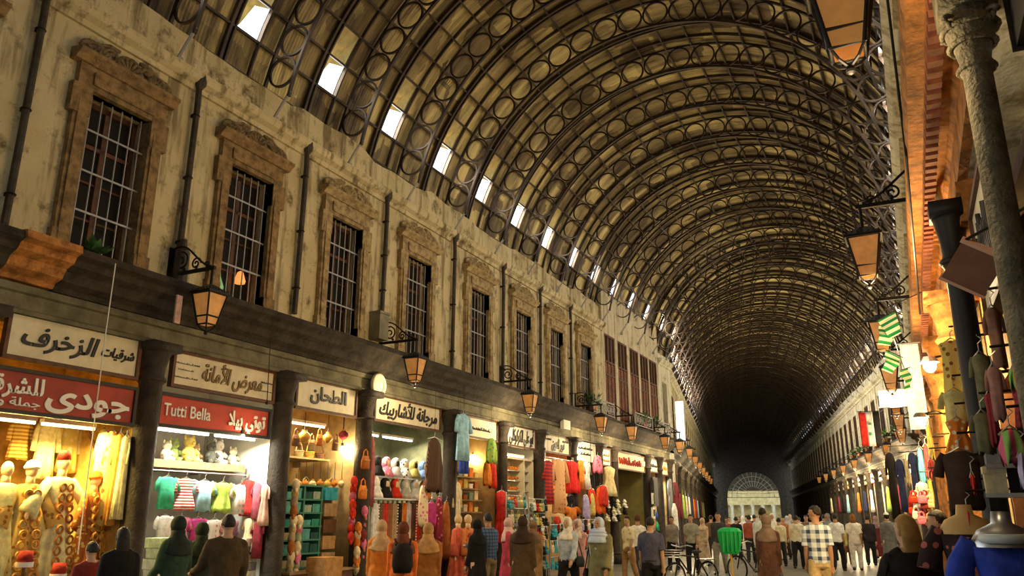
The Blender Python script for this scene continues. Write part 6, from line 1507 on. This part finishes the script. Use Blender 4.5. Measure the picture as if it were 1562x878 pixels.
# ------------------------------------------------------------------ bicycles, green scoop, street racks
def bicycle(M, label, frame_m):
    t = thing('bicycle', label, 'bicycle', M)
    for yy in (-.52, .52):
        w = MB().torus((0, yy, .34), .315, .022, 'x', 30, 7); ty = w.build('tyre', M_RUBBER, t)
        s = MB()
        for k in range(16): s.tube([(0, yy, .34), (0, yy+.30*math.cos(k*math.pi/8), .34+.30*math.sin(k*math.pi/8))], .003, 4)
        s.torus((0, yy, .34), .29, .010, 'x', 28, 5).tube([(-.05, yy, .34), (.05, yy, .34)], .018, 8); s.build('spoked_wheel', M_STEEL, ty)
    f = MB()
    for a, b_ in (((0, -.52, .34), (0, -.05, .30)), ((0, -.05, .30), (0, -.18, .82)), ((0, -.52, .34), (0, -.18, .80)), ((0, -.05, .30), (0, .36, .74)), ((0, -.17, .76), (0, .34, .82)), ((0, .52, .34), (0, .34, .92))): f.tube([a, b_], .018, 8)
    f.build('bike_frame', frame_m, t)
    MB().tube([(-.28, .22, 1.0), (-.24, .34, 1.03), (0, .33, .98), (.24, .34, 1.03), (.28, .22, 1.0)], .014, 7).build('handlebar', M_STEEL, t)
    MB().ball((0, -.20, .88), (.08, .14, .04)).build('saddle', M_BLACK, t)
    MB().torus((.04, -.05, .30), .09, .01, 'x', 20, 5).tube([(.05, -.05, .30), (.07, .08, .22), (.14, .08, .22)], .012, 6).tube([(-.05, -.05, .30), (-.07, -.18, .38), (-.14, -.18, .38)], .012, 6).build('pedals', M_STEEL, t)
    b = MB().box(-.14, .14, -.68, -.30, .70, .72); b.tube([(-.12, -.66, .71), (0, -.52, .34), (.12, -.66, .71)], .008, 5); b.build('carrier', M_STEEL, t)
    k = MB()
    for q in range(4): k.tube([(-.15, .42, .78+.05*q), (.15, .42, .78+.05*q), (.15, .66, .78+.05*q), (-.15, .66, .78+.05*q), (-.15, .42, .78+.05*q)], .006, 5)
    k.box(-.15, .15, .42, .66, .77, .78); k.build('wire_basket', M_STEEL, t)
x, y = at_depth(1050, 19.0); bicycle(T(x, y, 0) @ RZ(150), 'black bicycle with a front basket standing before the last left shops', M_BLACK)
x, y = at_depth(1143, 21.5); bicycle(T(x, y, 0) @ RZ(60), 'bicycle with bright spoked wheels behind the green scoop', M_BLACK)
x, y = at_depth(1111, 18.0)
t = thing('street_scoop', 'bright green plastic scoop upside down on a yellow pole with an orange base', 'scoop', T(x, y, 0) @ RZ(20))
g = mat('green_plastic', (.01, .42, .10), .4)
MB().ell([(0, 0, .88, .17, .12), (0, 0, .92, .19, .13), (0, 0, 1.15, .24, .15), (0, 0, 1.34, .26, .16), (0, 0, 1.40, .20, .13), (0, 0, 1.42, .10, .08)], 8).build('scoop_body', g, t)
b = MB()
for k in range(-2, 3): b.box(k*.085-.012, k*.085+.012, -.17, -.13, .93, 1.34)
b.build('rib', g, t)
MB().tube([(0, 0, .3), (0, 0, .9)], .022, 8).build('pole', mat('yellow_pole', (.65, .40, .06), .5), t)
MB().lathe([(.16, 0), (.17, .06), (.13, .30), (.05, .36), (.03, .38)], n=14).build('base', mat('orange_base', (.70, .28, .03), .5), t)
def street_rack(u0, u1, v0, v1, X, n, rows, label, palette, names, seed):
    a = on_x(u0, v0, X); b_ = on_x(u1, v0, X); zt = a.z; zb = max(.25, on_x(u0, v1, X).z)
    t = thing('display_rack', f'{label}', 'rack', T(X, (a.y+b_.y)/2, 0) @ RZ(90)); w = abs(b_.y-a.y)/2
    m = MB()
    for sx in (-1, 1): m.tube([(sx*w, 0, 0), (sx*w, 0, zt+.08)], .02, 7); m.box(sx*w-.02, sx*w+.02, -.25, .25, 0, .03)
    m.build('post', M_STEEL, t); m = MB()
    for r in range(rows): z = zt-(zt-zb)*r/max(1, rows-1); m.tube([(-w, 0, z), (w, 0, z)], .012, 6)
    m.build('bar', M_STEEL, t); rn = random.Random(seed)
    for r in range(rows):
        z = zt-(zt-zb)*r/max(1, rows-1)
        for k in range(n):
            q = rn.randrange(len(palette)); yy = (a.y+b_.y)/2-w+2*w*(k+.5)/n
            MM = T(X+.04, yy, z-.10) @ RZ(90)
            lb = f'{names[q]} %s, {ordn(k)} on the {ordn(r)} bar of the {label}'
            if rn.random() < .5: bag(MM, .2, .2, cloth(palette[q]), lb % 'bag', 'goods on the street racks')
            else: plush(MM @ T(0, 0, -.22), .075, cloth(palette[q]), lb % 'toy', 'goods on the street racks')
PAL = [C['white'], C['teal'], C['red'], C['cream'], C['black'], C['gold'], (.3, .4, .3)]; PN = ['white', 'teal', 'red', 'cream', 'black', 'gold', 'grey-green']
street_rack(772, 800, 755, 800, -9.2, 6, 3, 'rack before the shoe display', PAL, PN, 1)
street_rack(806, 832, 760, 850, -8.9, 6, 5, 'rack by the red dresses', PAL, PN, 2)
street_rack(838, 862, 800, 850, -8.8, 5, 3, 'low rack under the dotted robe', PAL, PN, 3)
street_rack(884, 908, 792, 840, -8.7, 5, 3, 'low rack beneath the shawls', [C['white'], C['lilac'], C['pink'], C['black'], C['red']], ['white', 'lilac', 'pink', 'black', 'red'], 4)
bpy.data.scenes.remove(TMP)
